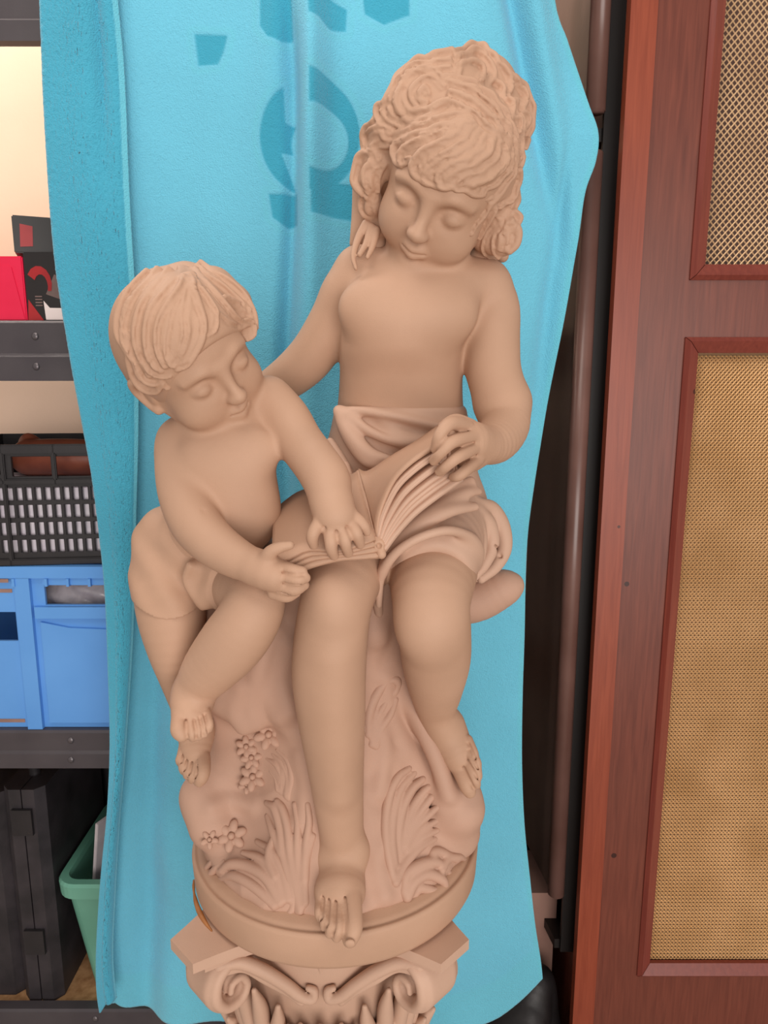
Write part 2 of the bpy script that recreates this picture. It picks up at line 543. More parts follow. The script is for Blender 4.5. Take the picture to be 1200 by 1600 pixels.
# left arm, bent, the hand on the book
limb(girl, [(752, 446, .868, 40), (768, 480, .868, 43), (768, 530, .862, 44), (771, 580, .852, 43), (784, 625, .84, 43)], kk=.010, grow=.06,
     extra=lambda L: (L.ptube([(786, 635, .838, 42), (789, 665, .815, 38), (776, 688, .785, 35), (757, 697, .755, 29), (740, 694, .735, 26)], .012),
                      L.ptube([(760, 640, .80, 1.6), (775, 627, .79, 2.2), (800, 618, .795, 1.8)], .004, True)))
# hand: back of the hand and five fingers
gt([(752, 693, .752, 27), (738, 686, .735, 28), (724, 684, .725, 24)], .008)
gt([(735, 716, .742, 22), (728, 706, .73, 22)], .010)
digits(girl, [
    [(728, 666, .722, 12), (704, 662, .698, 11), (687, 680, .690, 9.5), (680, 701, .698, 8)],
    [(738, 682, .720, 12), (708, 690, .692, 11), (689, 707, .688, 9), (678, 720, .697, 8)],
    [(742, 700, .722, 11.5), (716, 714, .693, 10.5), (698, 728, .690, 9), (687, 737, .698, 8)],
    [(746, 719, .727, 10.5), (728, 735, .702, 9.5), (716, 744, .697, 8.5), (708, 746, .702, 7)]])
girl.ptube([(735, 665, .745, 11), (715, 656, .735, 9.5), (702, 658, .730, 8), (691, 666, .729, 7)], .003)

# right leg (left in the photo)
limb(girl, [(575, 800, .90, 66), (560, 855, .82, 66), (536, 905, .745, 60), (524, 950, .722, 57), (517, 1000, .724, 58), (514, 1055, .728, 58), (518, 1120, .734, 53), (524, 1190, .742, 45),
            (529, 1250, .748, 39), (534, 1305, .753, 34.5), (537, 1340, .756, 34)], kk=.008,
     extra=lambda L: (L.ell(unp(519, 938, .702), (.020, .020, .026), .02),
                      L.ptube([(522, 1030, .698, 6), (524, 1110, .704, 6), (531, 1240, .722, 5)], .03)))
# right foot
gt([(538, 1335, .757, 34), (536, 1365, .738, 35), (534, 1388, .720, 34), (532, 1402, .709, 25)], .012)
gt([(541, 1362, .778, 31), (540, 1380, .785, 27)], .02)
gt([(512, 1394, .714, 17), (545, 1398, .708, 18)], .02)
girl.ell(unp(507, 1338, .750), (.008, .010, .010), .02)
girl.ell(unp(562, 1328, .748), (.008, .010, .010), .02)
digits(girl, [
    [(548, 1396, .704, 17), (552, 1430, .680, 14.5), (552, 1452, .668, 14.5), (547, 1468, .664, 12)],
    [(531, 1400, .705, 12), (530, 1430, .682, 10), (529, 1450, .668, 10.5), (526, 1464, .667, 8)],
    [(520, 1398, .707, 11), (518, 1428, .685, 9.5), (517, 1446, .672, 9.5), (515, 1458, .671, 7.5)],
    [(511, 1394, .710, 10), (508, 1420, .692, 8.5), (507, 1437, .679, 8.5), (506, 1448, .678, 6.5)],
    [(503, 1388, .714, 9), (500, 1411, .699, 8), (499, 1425, .687, 8), (500, 1435, .685, 6)]], groove=2.2)
girl.ell(unp(547, 1474, .6535), (.0060, .0022, .0050), .001)

# left leg (right in the photo), knee forward, shin drawn back
limb(girl, [(690, 815, .90, 64), (678, 880, .80, 70), (674, 940, .735, 61), (679, 985, .735, 57), (681, 1030, .762, 54), (681, 1075, .790, 42), (682, 1112, .812, 30), (692, 1142, .818, 27)], kk=.008,
     extra=lambda L: L.ell(unp(666, 985, .712), (.022, .020, .024), .03))
gt([(698, 1135, .818, 29), (707, 1160, .810, 29), (716, 1180, .803, 26), (722, 1193, .799, 20)], .012)
gt([(688, 1150, .833, 22), (690, 1170, .832, 20)], .02)
girl.ell(unp(688, 1133, .803), (.009, .010, .010), .02)
digits(girl, [
    [(716, 1195, .797, 14), (724, 1215, .785, 12.5), (730, 1228, .780, 12.5), (734, 1237, .780, 10)],
    [(727, 1188, .793, 9.5), (736, 1206, .781, 8.5), (742, 1218, .776, 8.5), (745, 1226, .777, 6.5)],
    [(732, 1178, .793, 9), (740, 1194, .782, 8), (745, 1205, .779, 8), (748, 1213, .779, 6)],
    [(733, 1167, .796, 8.5), (740, 1182, .786, 7.5), (745, 1192, .783, 7.5), (747, 1200, .783, 5.5)],
    [(731, 1156, .801, 8), (738, 1170, .792, 7), (741, 1178, .789, 7), (743, 1186, .789, 5)]], groove=1.7)

# head
GM = head_frame(math.radians(-5.8), math.radians(37.5), math.radians(-25.2)); GO = np.array([.067, .820, 1.706]); GH = .185
hv_lo, hv_hi = GO - .125, GO + .125
head_g = Vol(np.maximum(hv_lo, girl.i0 * H), np.minimum(hv_hi, (girl.i0 + girl.n - 1) * H))
gW = sculpt_head(head_g, GM, GO, GH)


def merge(V, L, k):
    o = L.i0 - V.i0
    sl = tuple(slice(max(o[q], 0), min(o[q] + L.n[q], V.n[q])) for q in range(3))
    V.put(sl, L.a[tuple(slice(sl[q].start - o[q], sl[q].stop - o[q]) for q in range(3))], k)


merge(girl, head_g, .010)
girl_body = girl.mesh('girl_figure', STONE, statue)
tag(girl_body, 'seated girl figure with bare shoulders looking down at the book')

# girl's hair
hair = Vol(GO - (.15, .13, .17), GO + (.15, .17, .16))
for c, r in (((.0, .11, -.06), (.375, .41, .42)), ((.0, .06, -.12), (.365, .38, .36)), ((.0, -.15, -.20), (.32, .32, .20))):
    hair.ell(gW(*c), np.array(r) * GH, .05 * GH, False, GM, .06)
for x, y, Y, r in ((692, 168, .815, 76), (750, 150, .84, 60), (768, 195, .835, 56), (655, 172, .80, 50), (628, 178, .80, 36), (608, 208, .805, 34), (592, 250, .815, 26), (577, 284, .815, 20), (582, 320, .83, 18),
                   (785, 300, .815, 22), (788, 345, .82, 20), (784, 376, .83, 24), (760, 370, .84, 24), (752, 400, .868, 22), (588, 385, .868, 20), (600, 350, .85, 20)):
    q = unp(x, y, Y); hair.ell(q, (r * mpp(q),) * 3, .012, False, None, .03)
hair_cap = Vol(hair.i0 * H, (hair.i0 + hair.n - 1) * H); hair_cap.a = hair.a.copy()
merge(hair_cap, head_g, 0)
hair.ell(gW(0, -.12, .40), np.array((.29, .31, .42)) * GH, .03 * GH, True, GM)      # free the face


def lock(V, cap, pts, r0, r1, k=.003, scale=3.0, ox=500, oy=50, lift=0.2, mid=1.15, y0=.6, y1=1.0, dy=0.0, fat=1.18, wave=0.0):
    """a strand laid on the surface of the cap along traced points"""
    if wave:
        pts = catmull(pts, 2 * len(pts) + 1)
        tg = np.gradient(pts, axis=0); tg /= np.linalg.norm(tg, axis=1, keepdims=True) + 1e-9
        L_ = np.concatenate([[0], np.cumsum(np.linalg.norm(np.diff(pts, axis=0), axis=1))])
        pts = pts + np.column_stack([-tg[:, 1], tg[:, 0]]) * (wave * np.sin(L_ / 17 + pts[0, 0] / 60) * np.clip(np.minimum(L_, L_[-1] - L_) / 40, 0, 1))[:, None]
    W = []
    for x, y in pts:
        q = cap.hit(ox + x / scale, oy + y / scale, y0, y1, True)
        W.append(q)
    W = np.array(W); n = len(W)
    W[:, 1] += dy
    # keep neighbouring depths continuous
    for _ in range(2):
        if n > 2: W[1:-1, 1] = .25 * W[:-2, 1] + .5 * W[1:-1, 1] + .25 * W[2:, 1]
    t = np.linspace(0, 1, n)
    R = (r0 * (1 - t) + r1 * t) * (1 + (mid - 1) * np.sin(np.pi * t)) / scale * .00074 * fat
    if n < 3:
        V.tube(W, R, k); return
    # each lock is three strands lying side by side
    tg = np.gradient(W, axis=0); vw = CAM - W
    sd = np.cross(tg, vw); sd /= np.linalg.norm(sd, axis=1, keepdims=True) + 1e-9
    for o, q in ((-.62, .58), (0, .66), (.62, .58)):
        V.tube(W + sd * (R * o)[:, None], R * q, .0009)


def groove(V, top, pts, off, scale, ox, oy, r, wave=0.0, y0=.6, y1=1.0):
    """a fine line cut along the visible surface of the hair"""
    pts = catmull(pts, 4 * len(pts))
    tg = np.gradient(pts, axis=0); tg /= np.linalg.norm(tg, axis=1, keepdims=True) + 1e-9
    L_ = np.concatenate([[0], np.cumsum(np.linalg.norm(np.diff(pts, axis=0), axis=1))])
    sft = off + wave * np.sin(L_ / 17 + pts[0, 0] / 60)
    pts = pts + np.column_stack([-tg[:, 1], tg[:, 0]]) * sft[:, None]
    run = []
    def flush():
        if len(run) > 3:
            W = np.array(run); q = np.linspace(0, 1, len(W))
            W = W + (CAM - W) / np.linalg.norm(CAM - W, axis=1, keepdims=True) * .0004
            V.tube(W, r * np.sin(np.pi * (.12 + .76 * q)) ** .5, .0012, True)
        run.clear()
    for x, y in pts:
        q = top.hit(ox + x / scale, oy + y / scale, y0, y1)
        if q is None or (run and np.linalg.norm(q - run[-1]) > .009): flush()
        if q is not None: run.append(q)
    flush()


GL = [  # (points in an enlarged view of the head, start and end radius there)
    ([(575, 240), (540, 198), (470, 188), (412, 222), (380, 285), (378, 350), (415, 388), (475, 392), (540, 362), (605, 340)], 17, 20),
    ([(575, 265), (545, 232), (500, 225), (460, 245), (440, 290), (455, 335), (500, 345)], 12, 16),
    ([(500, 270), (485, 290), (500, 305)], 20, 18),
    ([(585, 215), (690, 235), (790, 300), (865, 390), (910, 490), (930, 600)], 14, 14),
    ([(600, 250), (690, 275), (780, 340), (850, 420), (895, 510), (920, 610)], 20, 16),
    ([(610, 300), (690, 330), (770, 390), (840, 470), (885, 540), (915, 630)], 22, 16),
    ([(620, 345), (690, 375), (760, 430), (820, 490), (870, 560), (905, 640)], 18, 14),
    ([(700, 405), (640, 430), (560, 455), (480, 485), (400, 510), (355, 555), (365, 600), (390, 612)], 15, 18),
    ([(690, 395), (600, 400), (520, 430), (440, 460), (370, 490), (320, 500), (300, 470)], 15, 16),
    ([(715, 425), (650, 480), (590, 520), (520, 560), (455, 610), (455, 655), (490, 690), (520, 700)], 23, 17),
    ([(745, 445), (700, 500), (640, 545), (560, 590), (500, 620), (470, 660)], 14, 18),
    ([(770, 470), (730, 530), (660, 580), (590, 605), (520, 650), (500, 690), (540, 715), (575, 718)], 14, 14),
    ([(800, 490), (780, 550), (720, 600), (640, 630), (580, 665), (570, 705), (600, 720), (630, 700)], 20, 16),
    ([(830, 520), (815, 580), (760, 630), (690, 655), (630, 690), (640, 725), (690, 735)], 17, 12),
    ([(855, 550), (850, 610), (800, 660), (730, 690), (690, 720), (720, 745), (770, 750)], 23, 16),
    ([(880, 580), (870, 640), (830, 690), (780, 720), (760, 755)], 22, 12),
    ([(610, 330), (540, 385), (470, 425), (400, 435), (340, 410), (305, 370), (280, 350), (265, 385), (285, 425)], 17, 12),
    ([(420, 380), (380, 400), (340, 380), (330, 345), (300, 340), (270, 360)], 14, 13),
    ([(375, 500), (330, 520), (285, 520), (255, 550), (240, 595), (265, 620), (300, 600), (300, 570), (280, 560)], 16, 9),
    ([(330, 470), (285, 460), (245, 460), (220, 490), (225, 540), (255, 540)], 15, 11),
    ([(255, 420), (225, 450), (205, 490), (208, 540), (235, 560)], 13, 12),
    ([(250, 570), (205, 590), (175, 640), (172, 700), (200, 750), (245, 775), (265, 790)], 22, 12),
    ([(265, 610), (235, 640), (215, 690), (230, 740), (265, 770)], 20, 12),
    ([(300, 610), (275, 650), (262, 700), (270, 750)], 16, 10),
    ([(205, 760), (195, 805), (210, 850), (235, 880), (215, 920)], 14, 10),
    ([(240, 770), (230, 820), (245, 870), (250, 920)], 16, 11),
    ([(900, 610), (895, 670), (855, 720), (820, 760), (780, 785)], 16, 10),
    ([(925, 650), (920, 710), (900, 770), (860, 800), (835, 820), (835, 845), (862, 855), (880, 830), (868, 805)], 17, 8),
    ([(915, 740), (915, 800), (890, 850), (850, 870), (825, 850)], 15, 11),
    ([(880, 680), (850, 740), (810, 790), (785, 800)], 15, 9),
    ([(800, 795), (765, 840), (735, 890), (712, 920), (704, 950)], 16, 11),
    ([(820, 820), (790, 870), (762, 920), (742, 965)], 16, 12),
    ([(845, 860), (815, 910), (785, 960), (765, 1010), (790, 1045), (825, 1075)], 13, 8),
    ([(870, 870), (850, 920), (825, 970), (815, 1020), (840, 1060)], 14, 9),
    ([(905, 850), (925, 875), (905, 920)], 17, 14),
    ([(880, 900), (905, 940), (900, 985), (875, 1015)], 26, 24),
    ([(860, 940), (860, 990), (850, 1020)], 20, 16),
    ([(690, 425), (610, 470), (530, 500), (450, 530), (385, 570), (395, 605), (430, 600)], 17, 13),
    ([(640, 450), (560, 480), (480, 505), (410, 540), (375, 580)], 16, 13),
    ([(700, 445), (620, 500), (545, 535), (480, 575), (445, 620), (450, 655)], 17, 14),
    ([(660, 490), (590, 530), (520, 575), (470, 620)], 16, 14),
    # crown and the knot at the top right
    ([(625, 105), (690, 84), (760, 84), (805, 112), (825, 150)], 15, 16),
    ([(640, 130), (700, 105), (755, 115), (795, 160), (800, 210), (775, 245), (745, 240)], 17, 15),
    ([(650, 170), (700, 145), (740, 160), (760, 195), (745, 225)], 15, 12),
    ([(640, 200), (650, 150), (640, 110)], 14, 12),
    ([(820, 140), (860, 190), (890, 245), (865, 285), (885, 325), (925, 330)], 17, 14),
    ([(800, 230), (840, 260), (850, 305), (890, 345), (885, 400), (925, 420), (925, 470)], 16, 13),
    ([(865, 190), (920, 250), (950, 310), (940, 360), (965, 410), (950, 460)], 18, 14),
    ([(905, 220), (955, 280), (983, 350), (985, 420), (965, 490), (955, 540)], 18, 15),
    ([(930, 380), (945, 450), (935, 520), (945, 580), (930, 640)], 14, 12),
    ([(620, 100), (520, 125), (430, 165), (360, 235), (318, 310)], 18, 15),
    ([(610, 140), (530, 155), (460, 165), (400, 200), (355, 260), (335, 320)], 17, 14),
    ([(610, 175), (560, 180), (520, 175)], 15, 12),
    ([(345, 290), (310, 330), (290, 370)], 14, 12),
]
for pts, r0, r1 in GL:
    lock(hair, hair_cap, pts, r0, r1, .0018, wave=4.0 if len(pts) > 4 else 0.0)
hair_top = Vol(hair.i0 * H, (hair.i0 + hair.n - 1) * H); hair_top.a = hair.a.copy()
for pts, r0, r1 in GL:
    for off in ((-6, 5) if r0 > 15 else (2,)):
        groove(hair, hair_top, pts, off, 3.0, 500, 50, .00125, 4.0 if len(pts) > 4 else 0.0)
# hair behind, hanging to the shoulders
for x0, x1, y1, Y in ((575, 556, 380, .87), (600, 575, 395, .885), (770, 785, 400, .875), (740, 765, 405, .885), (690, 690, 410, .90), (640, 630, 405, .90)):
    hair.ptube([(x0, 270, Y - .005, 24), ((x0 + x1) / 2 + 6, 330, Y + .005, 22), (x1, y1, Y + .005, 10)], .006)
girl_hair = hair.mesh('girl_hair', STONE, girl_body)
tag(girl_hair, 'wavy carved hair with a headband and curls over the ears')
# thin locks falling on the shoulder
tails = Vol(unp(540, 440, .80), unp(580, 340, .90)); tails = Vol(*bounds(535, 340, 600, 450, .79, .90))
for pts in ([(572, 350, .84, 7), (560, 372, .838, 6), (552, 400, .828, 4.5), (556, 420, .822, 3)], [(580, 355, .838, 7), (572, 380, .832, 5), (562, 398, .826, 4)], [(588, 360, .836, 7), (582, 385, .83, 5), (574, 402, .825, 3.5)]):
    tails.ptube(pts, .003)
tails.mesh('girl_hair_tail', STONE, girl_body)

# ---------------------------------------------------------------- BOY
boy = Vol((-.36, .62, 1.0), (0, .95, 1.68))
boy.ploft([(640, 318, 398, .815, .045), (668, 275, 425, .815, .052), (700, 262, 432, .815, .058), (740, 270, 430, .815, .060), (790, 268, 424, .82, .062), (840, 240, 418, .83, .066),
           (880, 222, 400, .84, .068), (920, 228, 385, .85, .060)], 0, 2.2, .03)
bt = lambda pts, k=.02, cut=False: boy.ptube(pts, k, cut)
bt([(350, 665, .805, 46), (345, 630, .79, 46), (330, 590, .785, 48)], .02)
bt([(288, 690, .805, 34), (330, 668, .80, 30), (380, 650, .80, 28), (425, 630, .805, 30)], .03)
boy.ell(unp(335, 722, .764), (.028, .012, .020), .03)
boy.ell(unp(400, 705, .766), (.026, .012, .020), .03)
boy.ell(unp(365, 800, .775), (.050, .025, .045), .04)
limb(boy, [(288, 690, .800, 40), (285, 720, .790, 42), (290, 770, .765, 42), (305, 815, .735, 40), (330, 845, .715, 37), (362, 868, .700, 33), (395, 884, .688, 28), (415, 891, .683, 26)], kk=.008,
     extra=lambda L: L.ptube([(318, 795, .715, 2), (330, 812, .698, 2.5), (338, 830, .69, 2)], .004, True))
# right hand under the book edge, thumb on top
bt([(405, 888, .684, 27), (424, 896, .678, 28), (436, 902, .678, 24)], .008)
digits(boy, ([(440, 886, .676, 12), (458, 892, .668, 11), (472, 893, .668, 8.5)],
          [(443, 902, .672, 12), (464, 906, .664, 10.5), (477, 903, .668, 8.5)],
          [(438, 917, .675, 12), (460, 921, .669, 10.5), (475, 914, .674, 8.5)],
          [(428, 926, .680, 11), (448, 932, .676, 9.5), (463, 926, .680, 7.5)]))
boy.ptube([(416, 876, .676, 15), (424, 862, .670, 11), (438, 855, .668, 9), (453, 852, .668, 7)], .004)
# left arm lying over the book
limb(boy, [(420, 625, .806, 38), (446, 655, .795, 39), (468, 690, .775, 37), (492, 722, .748, 37), (510, 750, .725, 38), (516, 778, .705, 34), (521, 800, .695, 30)], kk=.008,
     extra=lambda L: L.ptube([(470, 742, .712, 2), (490, 726, .703, 2.5), (515, 714, .71, 2)], .004, True))
bt([(520, 790, .698, 29), (524, 806, .691, 31), (525, 818, .689, 26)], .010)
digits(boy, [
    [(503, 812, .688, 12), (492, 828, .680, 10.5), (488, 840, .680, 10), (490, 851, .684, 8)],
    [(516, 825, .684, 12), (517, 844, .676, 11), (518, 857, .677, 10), (522, 868, .684, 8)],
    [(533, 825, .684, 12), (539, 842, .676, 11), (541, 854, .678, 9.5), (544, 864, .686, 8)],
    [(547, 818, .687, 11), (556, 832, .680, 10), (560, 842, .683, 9), (563, 851, .689, 7.5)]], groove=2.2)
boy.ptube([(545, 804, .692, 12), (560, 813, .690, 10), (569, 823, .690, 8.5), (573, 831, .692, 7)], .003)
# right leg (left in the photo)
limb(boy, [(272, 850, .840, 60), (268, 900, .812, 59), (268, 955, .785, 53), (275, 1010, .778, 44), (285, 1060, .790, 34), (298, 1110, .805, 27), (308, 1145, .808, 25)], kk=.010)
bt([(307, 1140, .808, 25), (306, 1160, .797, 25), (306, 1176, .788, 22), (306, 1184, .783, 17)], .010)
digits(boy, [
    [(316, 1186, .779, 13), (317, 1202, .766, 12), (315, 1212, .762, 12), (312, 1220, .762, 9.5)],
    [(305, 1188, .779, 9), (303, 1202, .768, 8.5), (301, 1211, .764, 8.5), (300, 1218, .765, 6.5)],
    [(298, 1184, .782, 8.5), (295, 1197, .772, 8), (293, 1205, .768, 8), (292, 1212, .768, 6)],
    [(291, 1178, .786, 8), (288, 1190, .776, 7.5), (286, 1198, .772, 7.5), (286, 1205, .772, 5.5)],
    [(286, 1170, .791, 7.5), (283, 1181, .782, 7), (281, 1188, .779, 7), (282, 1194, .779, 5)]], groove=1.8)
# left leg crossed over
limb(boy, [(352, 895, .825, 52), (380, 915, .765, 52), (398, 935, .725, 48), (388, 968, .715, 50), (362, 1005, .722, 51), (330, 1043, .732, 44), (308, 1072, .738, 34), (302, 1090, .738, 31)], kk=.007,
     extra=lambda L: (L.ptube([(272, 1068, .70, 1.5), (300, 1078, .692, 1.8), (330, 1080, .70, 1.5)], .004, True)))
bt([(302, 1085, .738, 31), (299, 1104, .728, 31), (297, 1116, .719, 27), (297, 1124, .713, 20)], .010)
digits(boy, [
    [(283, 1118, .715, 15), (280, 1134, .700, 13.5), (280, 1142, .695, 13), (284, 1149, .693, 10.5)],
    [(298, 1126, .708, 10), (300, 1139, .697, 8.5), (301, 1147, .693, 8.5), (301, 1153, .694, 6.5)],
    [(308, 1124, .709, 9.5), (311, 1137, .699, 8), (312, 1145, .695, 8), (311, 1151, .695, 6)],
    [(316, 1120, .712, 9), (319, 1132, .702, 7.5), (320, 1140, .698, 7.5), (320, 1147, .697, 5.5)],
    [(322, 1114, .717, 8), (326, 1126, .707, 7), (327, 1133, .703, 7), (327, 1140, .702, 5)]], groove=1.8)
# head
BM = head_frame(math.radians(29), math.radians(42), math.radians(39.5)); BO = np.array([-.2055, .770, 1.522]); BH = .173
head_b = Vol(np.maximum(BO - .12, boy.i0 * H), np.minimum(BO + .12, (boy.i0 + boy.n - 1) * H))
bW = sculpt_head(head_b, BM, BO, BH, cheek=1.12)
sculpt_ear(head_b, bW, BM, -1, BH); sculpt_ear(head_b, bW, BM, 1, BH)
merge(boy, head_b, .008)
boy_body = boy.mesh('boy_figure', STONE, statue)
tag(boy_body, 'small boy figure with crossed legs leaning over the book')
# boy's hair
bh = Vol(BO - .125, BO + .125)
for c, r in (((0, .10, -.06), (.375, .415, .42)), ((0, .17, .0), (.355, .345, .385)), ((0, -.06, -.20), (.345, .30, .25))):
    bh.ell(bW(*c), np.array(r) * BH, .05 * BH, False, BM, .06)
for x, y, Y, r in ((366, 474, .785, 28), (381, 500, .775, 17), (332, 455, .79, 38), (292, 450, .80, 40), (250, 456, .80, 36), (222, 480, .80, 34), (386, 522, .77, 10)):
    q = unp(x, y, Y); bh.ell(q, (r * mpp(q),) * 3, .014, False, None, .03)
bh_cap = Vol(bh.i0 * H, (bh.i0 + bh.n - 1) * H); bh_cap.a = bh.a.copy()
merge(bh_cap, head_b, 0)
bh.ell(bW(0, -.20, .40), np.array((.36, .40, .46)) * BH, .05 * BH, True, BM)
BL = [
    ([(425, 170), (395, 240), (360, 330), (340, 430), (335, 510), (350, 565), (385, 580)], 14, 8),
    ([(440, 190), (425, 270), (415, 350), (420, 420), (400, 500), (370, 560)], 16, 9),
    ([(445, 210), (470, 300), (495, 370), (490, 440), (460, 510), (420, 570), (375, 590)], 16, 9),
    ([(410, 200), (360, 270), (310, 350), (290, 440), (300, 520), (330, 580)], 15, 10),
    ([(390, 160), (330, 230), (270, 310), (245, 400), (245, 490), (270, 560), (310, 600)], 16, 11),
    ([(350, 130), (280, 210), (220, 300), (195, 400), (200, 490), (225, 560), (260, 620)], 16, 12),
    ([(300, 130), (230, 200), (170, 280), (140, 370), (145, 460), (175, 530), (200, 590)], 16, 13),
    ([(250, 140), (185, 200), (140, 270), (115, 350), (115, 430), (150, 500)], 15, 13),
    ([(460, 190), (520, 270), (560, 330), (555, 400), (520, 430)], 15, 8),
    ([(480, 170), (550, 240), (610, 310), (660, 360), (700, 380), (725, 370)], 15, 9),
    ([(510, 155), (590, 210), (660, 270), (710, 310), (725, 340)], 15, 10),
    ([(540, 140), (620, 185), (690, 250), (735, 330), (745, 400)], 14, 11),
    ([(560, 330), (620, 380), (680, 390), (720, 370), (740, 390), (735, 430), (705, 450)], 12, 9),
    ([(600, 260), (660, 290), (700, 330), (735, 350)], 12, 9),
    ([(160, 510), (170, 580), (195, 640), (235, 680), (285, 690), (310, 650)], 14, 10),
    ([(200, 560), (220, 620), (260, 650), (310, 650), (340, 680)], 14, 9),
    ([(240, 560), (260, 600), (310, 620), (350, 620)], 12, 8),
    ([(150, 420), (165, 500), (190, 560)], 14, 12),
]
BL = [((([((pts[0][0] + 430) / 2, pts[0][1] - 42)] + pts) if pts[0][1] >= 140 and pts[0][1] < 220 and pts[0][0] > 360 else pts), r0, r1) for pts, r0, r1 in BL]
for pts, r0, r1 in BL:
    lock(bh, bh_cap, pts, r0, r1, .0035, 3.0, 150, 380, dy=-.001, fat=1.35)
bh_top = Vol(bh.i0 * H, (bh.i0 + bh.n - 1) * H); bh_top.a = bh.a.copy()
for pts, r0, r1 in BL:
    for off in (-5, 4):
        groove(bh, bh_top, pts, off, 3.0, 150, 380, .0012)
boy_hair = bh.mesh('boy_hair', STONE, boy_body)
tag(boy_hair, 'short carved hair combed forward in flat locks')

# ---------------------------------------------------------------- drapery round the girl's hips and over her lap
dr_lo, dr_hi = bounds(480, 620, 810, 960, .66, .99)
dr = Vol(np.maximum(dr_lo, (-.12, .66, 1.20)), np.minimum(dr_hi, (.20, 1.0, 1.50)))
dr.ploft([(632, 524, 727, .893, .063), (665, 518, 733, .897, .066), (700, 510, 740, .903, .072), (760, 505, 748, .908, .078), (830, 500, 752, .905, .075), (900, 505, 752, .90, .07)], 0, 2.25, .008)
dt = lambda pts, k=.012, cut=False: dr.ptube(pts, k, cut)
dt([(690, 800, .90, 72), (681, 835, .835, 76), (677, 865, .785, 74)], .015)        # left thigh under cloth
dt([(575, 795, .90, 70), (566, 835, .835, 72), (556, 860, .80, 68)], .015)        # right thigh under cloth
dr.ell(unp(682, 985, .700), (.058, .075, .085), .012, True)                        # knee comes out of the cloth
for pts in ([(530, 640, .838, 2), (560, 641, .828, 4), (620, 651, .822, 4), (681, 665, .828, 4), (724, 672, .845, 4)],
            [(528, 641, .836, 3), (536, 665, .83, 7), (552, 695, .826, 8), (572, 720, .822, 7), (600, 732, .818, 5)],
            [(530, 645, .832, 4), (552, 682, .824, 7), (578, 708, .82, 7), (606, 718, .818, 5)],
            [(516, 690, .842, 5), (530, 716, .832, 7), (545, 742, .823, 7), (560, 765, .812, 6)],
            [(545, 648, .828, 3), (580, 675, .822, 5), (620, 690, .82, 5), (660, 690, .826, 4)],
            [(538, 729, .815, 6), (553, 765, .795, 6), (566, 800, .77, 6), (578, 828, .75, 5)],
            [(600, 660, .832, 3), (630, 685, .826, 6), (665, 700, .826, 5)]):
    dt([(x, y, Y + .0045, r * 1.25) for x, y, Y, r in pts], .011)
for pts in ([(592, 945, .745, 4), (594, 908, .735, 5), (604, 882, .722, 6), (625, 858, .715, 6), (660, 838, .713, 6), (700, 829, .722, 6), (732, 838, .745, 6), (747, 858, .768, 5), (745, 880, .782, 4)],
            [(600, 885, .735, 4), (622, 850, .735, 6), (655, 822, .735, 7), (700, 800, .74, 7), (742, 792, .765, 5)],
            [(606, 868, .735, 4), (640, 826, .742, 6), (680, 796, .745, 7), (725, 772, .765, 6), (748, 768, .785, 4)],
            [(640, 815, .75, 5), (690, 770, .765, 7), (735, 752, .785, 6)],
            [(587, 880, .750, 8), (588, 920, .758, 8), (592, 958, .775, 5)],
            [(579, 872, .765, 5), (580, 910, .775, 5), (586, 950, .79, 4)]):
    dt([(x, y, Y + .003, r * 1.3) for x, y, Y, r in pts], .013)
# bunched end of the cloth at the right
for pts in ([(748, 790, .85, 12), (768, 796, .86, 13), (784, 822, .86, 13), (788, 856, .855, 12), (775, 884, .845, 10), (752, 905, .835, 7)],
            [(745, 800, .84, 12), (762, 820, .845, 14), (768, 852, .84, 12), (757, 882, .83, 9), (742, 902, .825, 6)],
            [(742, 812, .83, 10), (752, 838, .825, 9), (752, 868, .82, 7), (742, 890, .815, 5)],
            [(762, 806, .88, 20), (772, 845, .88, 20), (750, 890, .875, 18)]):
    dt(pts, .006)
dt([(772, 852, .835, 2.5), (778, 862, .84, 4), (782, 870, .845, 2.5)], .004, True)
drape = dr.mesh('drapery', STONE_PALE, statue)
tag(drape, 'folded cloth wrapped round the girl\'s hips and lap')
# cloth wrapped round the boy's hips and thighs
bd = Vol((-.34, .70, 1.19), (-.09, .94, 1.44))
bd.ploft([(740, 270, 430, .815, .060), (790, 268, 424, .82, .062), (840, 240, 418, .83, .066), (880, 222, 400, .84, .068), (920, 228, 385, .85, .060)], 0, 2.2, .03)
limb(bd, [(272, 850, .840, 60), (268, 900, .812, 59), (268, 955, .785, 53), (275, 1010, .778, 44)], kk=.014)
limb(bd, [(352, 895, .825, 52), (380, 915, .765, 52), (398, 935, .725, 48)], kk=.014)
X_, Y_, Z_ = bd.ax[0][:, None, None], bd.ax[1][None, :, None], bd.ax[2][None, None, :]
bd.a = bd.a - .0022 - .0012 * np.sin(150 * (X_ + .8 * Z_) + 1.5 * np.sin(40 * Y_)) * np.clip((1.36 - Z_) / .05, 0, 1)
for pts in ([(296, 884, .750), (290, 905, .752), (300, 926, .752), (318, 946, .752)], [(330, 884, .752), (325, 915, .752), (322, 944, .752)]):
    bd.ptube([(x, y, Y, 4.5) for x, y, Y in pts], .012)
bd.ptube([(312, 888, .760, 13), (310, 908, .762, 14), (318, 930, .760, 11)], .014)
bd.ptube([(350, 885, .758, 14), (342, 908, .756, 14), (328, 932, .758, 10)], .014)
wl = np.minimum(1.322 - .70 * (X_ + .205), 1.376)                      # waist line and hems
hem = 1.246 + .006 * np.sin(60 * X_)
edge = np.maximum(np.maximum(Z_ - wl, hem - Z_), (.742 + .05 * (Z_ - 1.26)) - Y_)
bd.a = np.maximum(bd.a, edge).astype(np.float32)
tag(bd.mesh('hip_cloth', STONE, statue), 'cloth wrapped round the boy\'s hips')

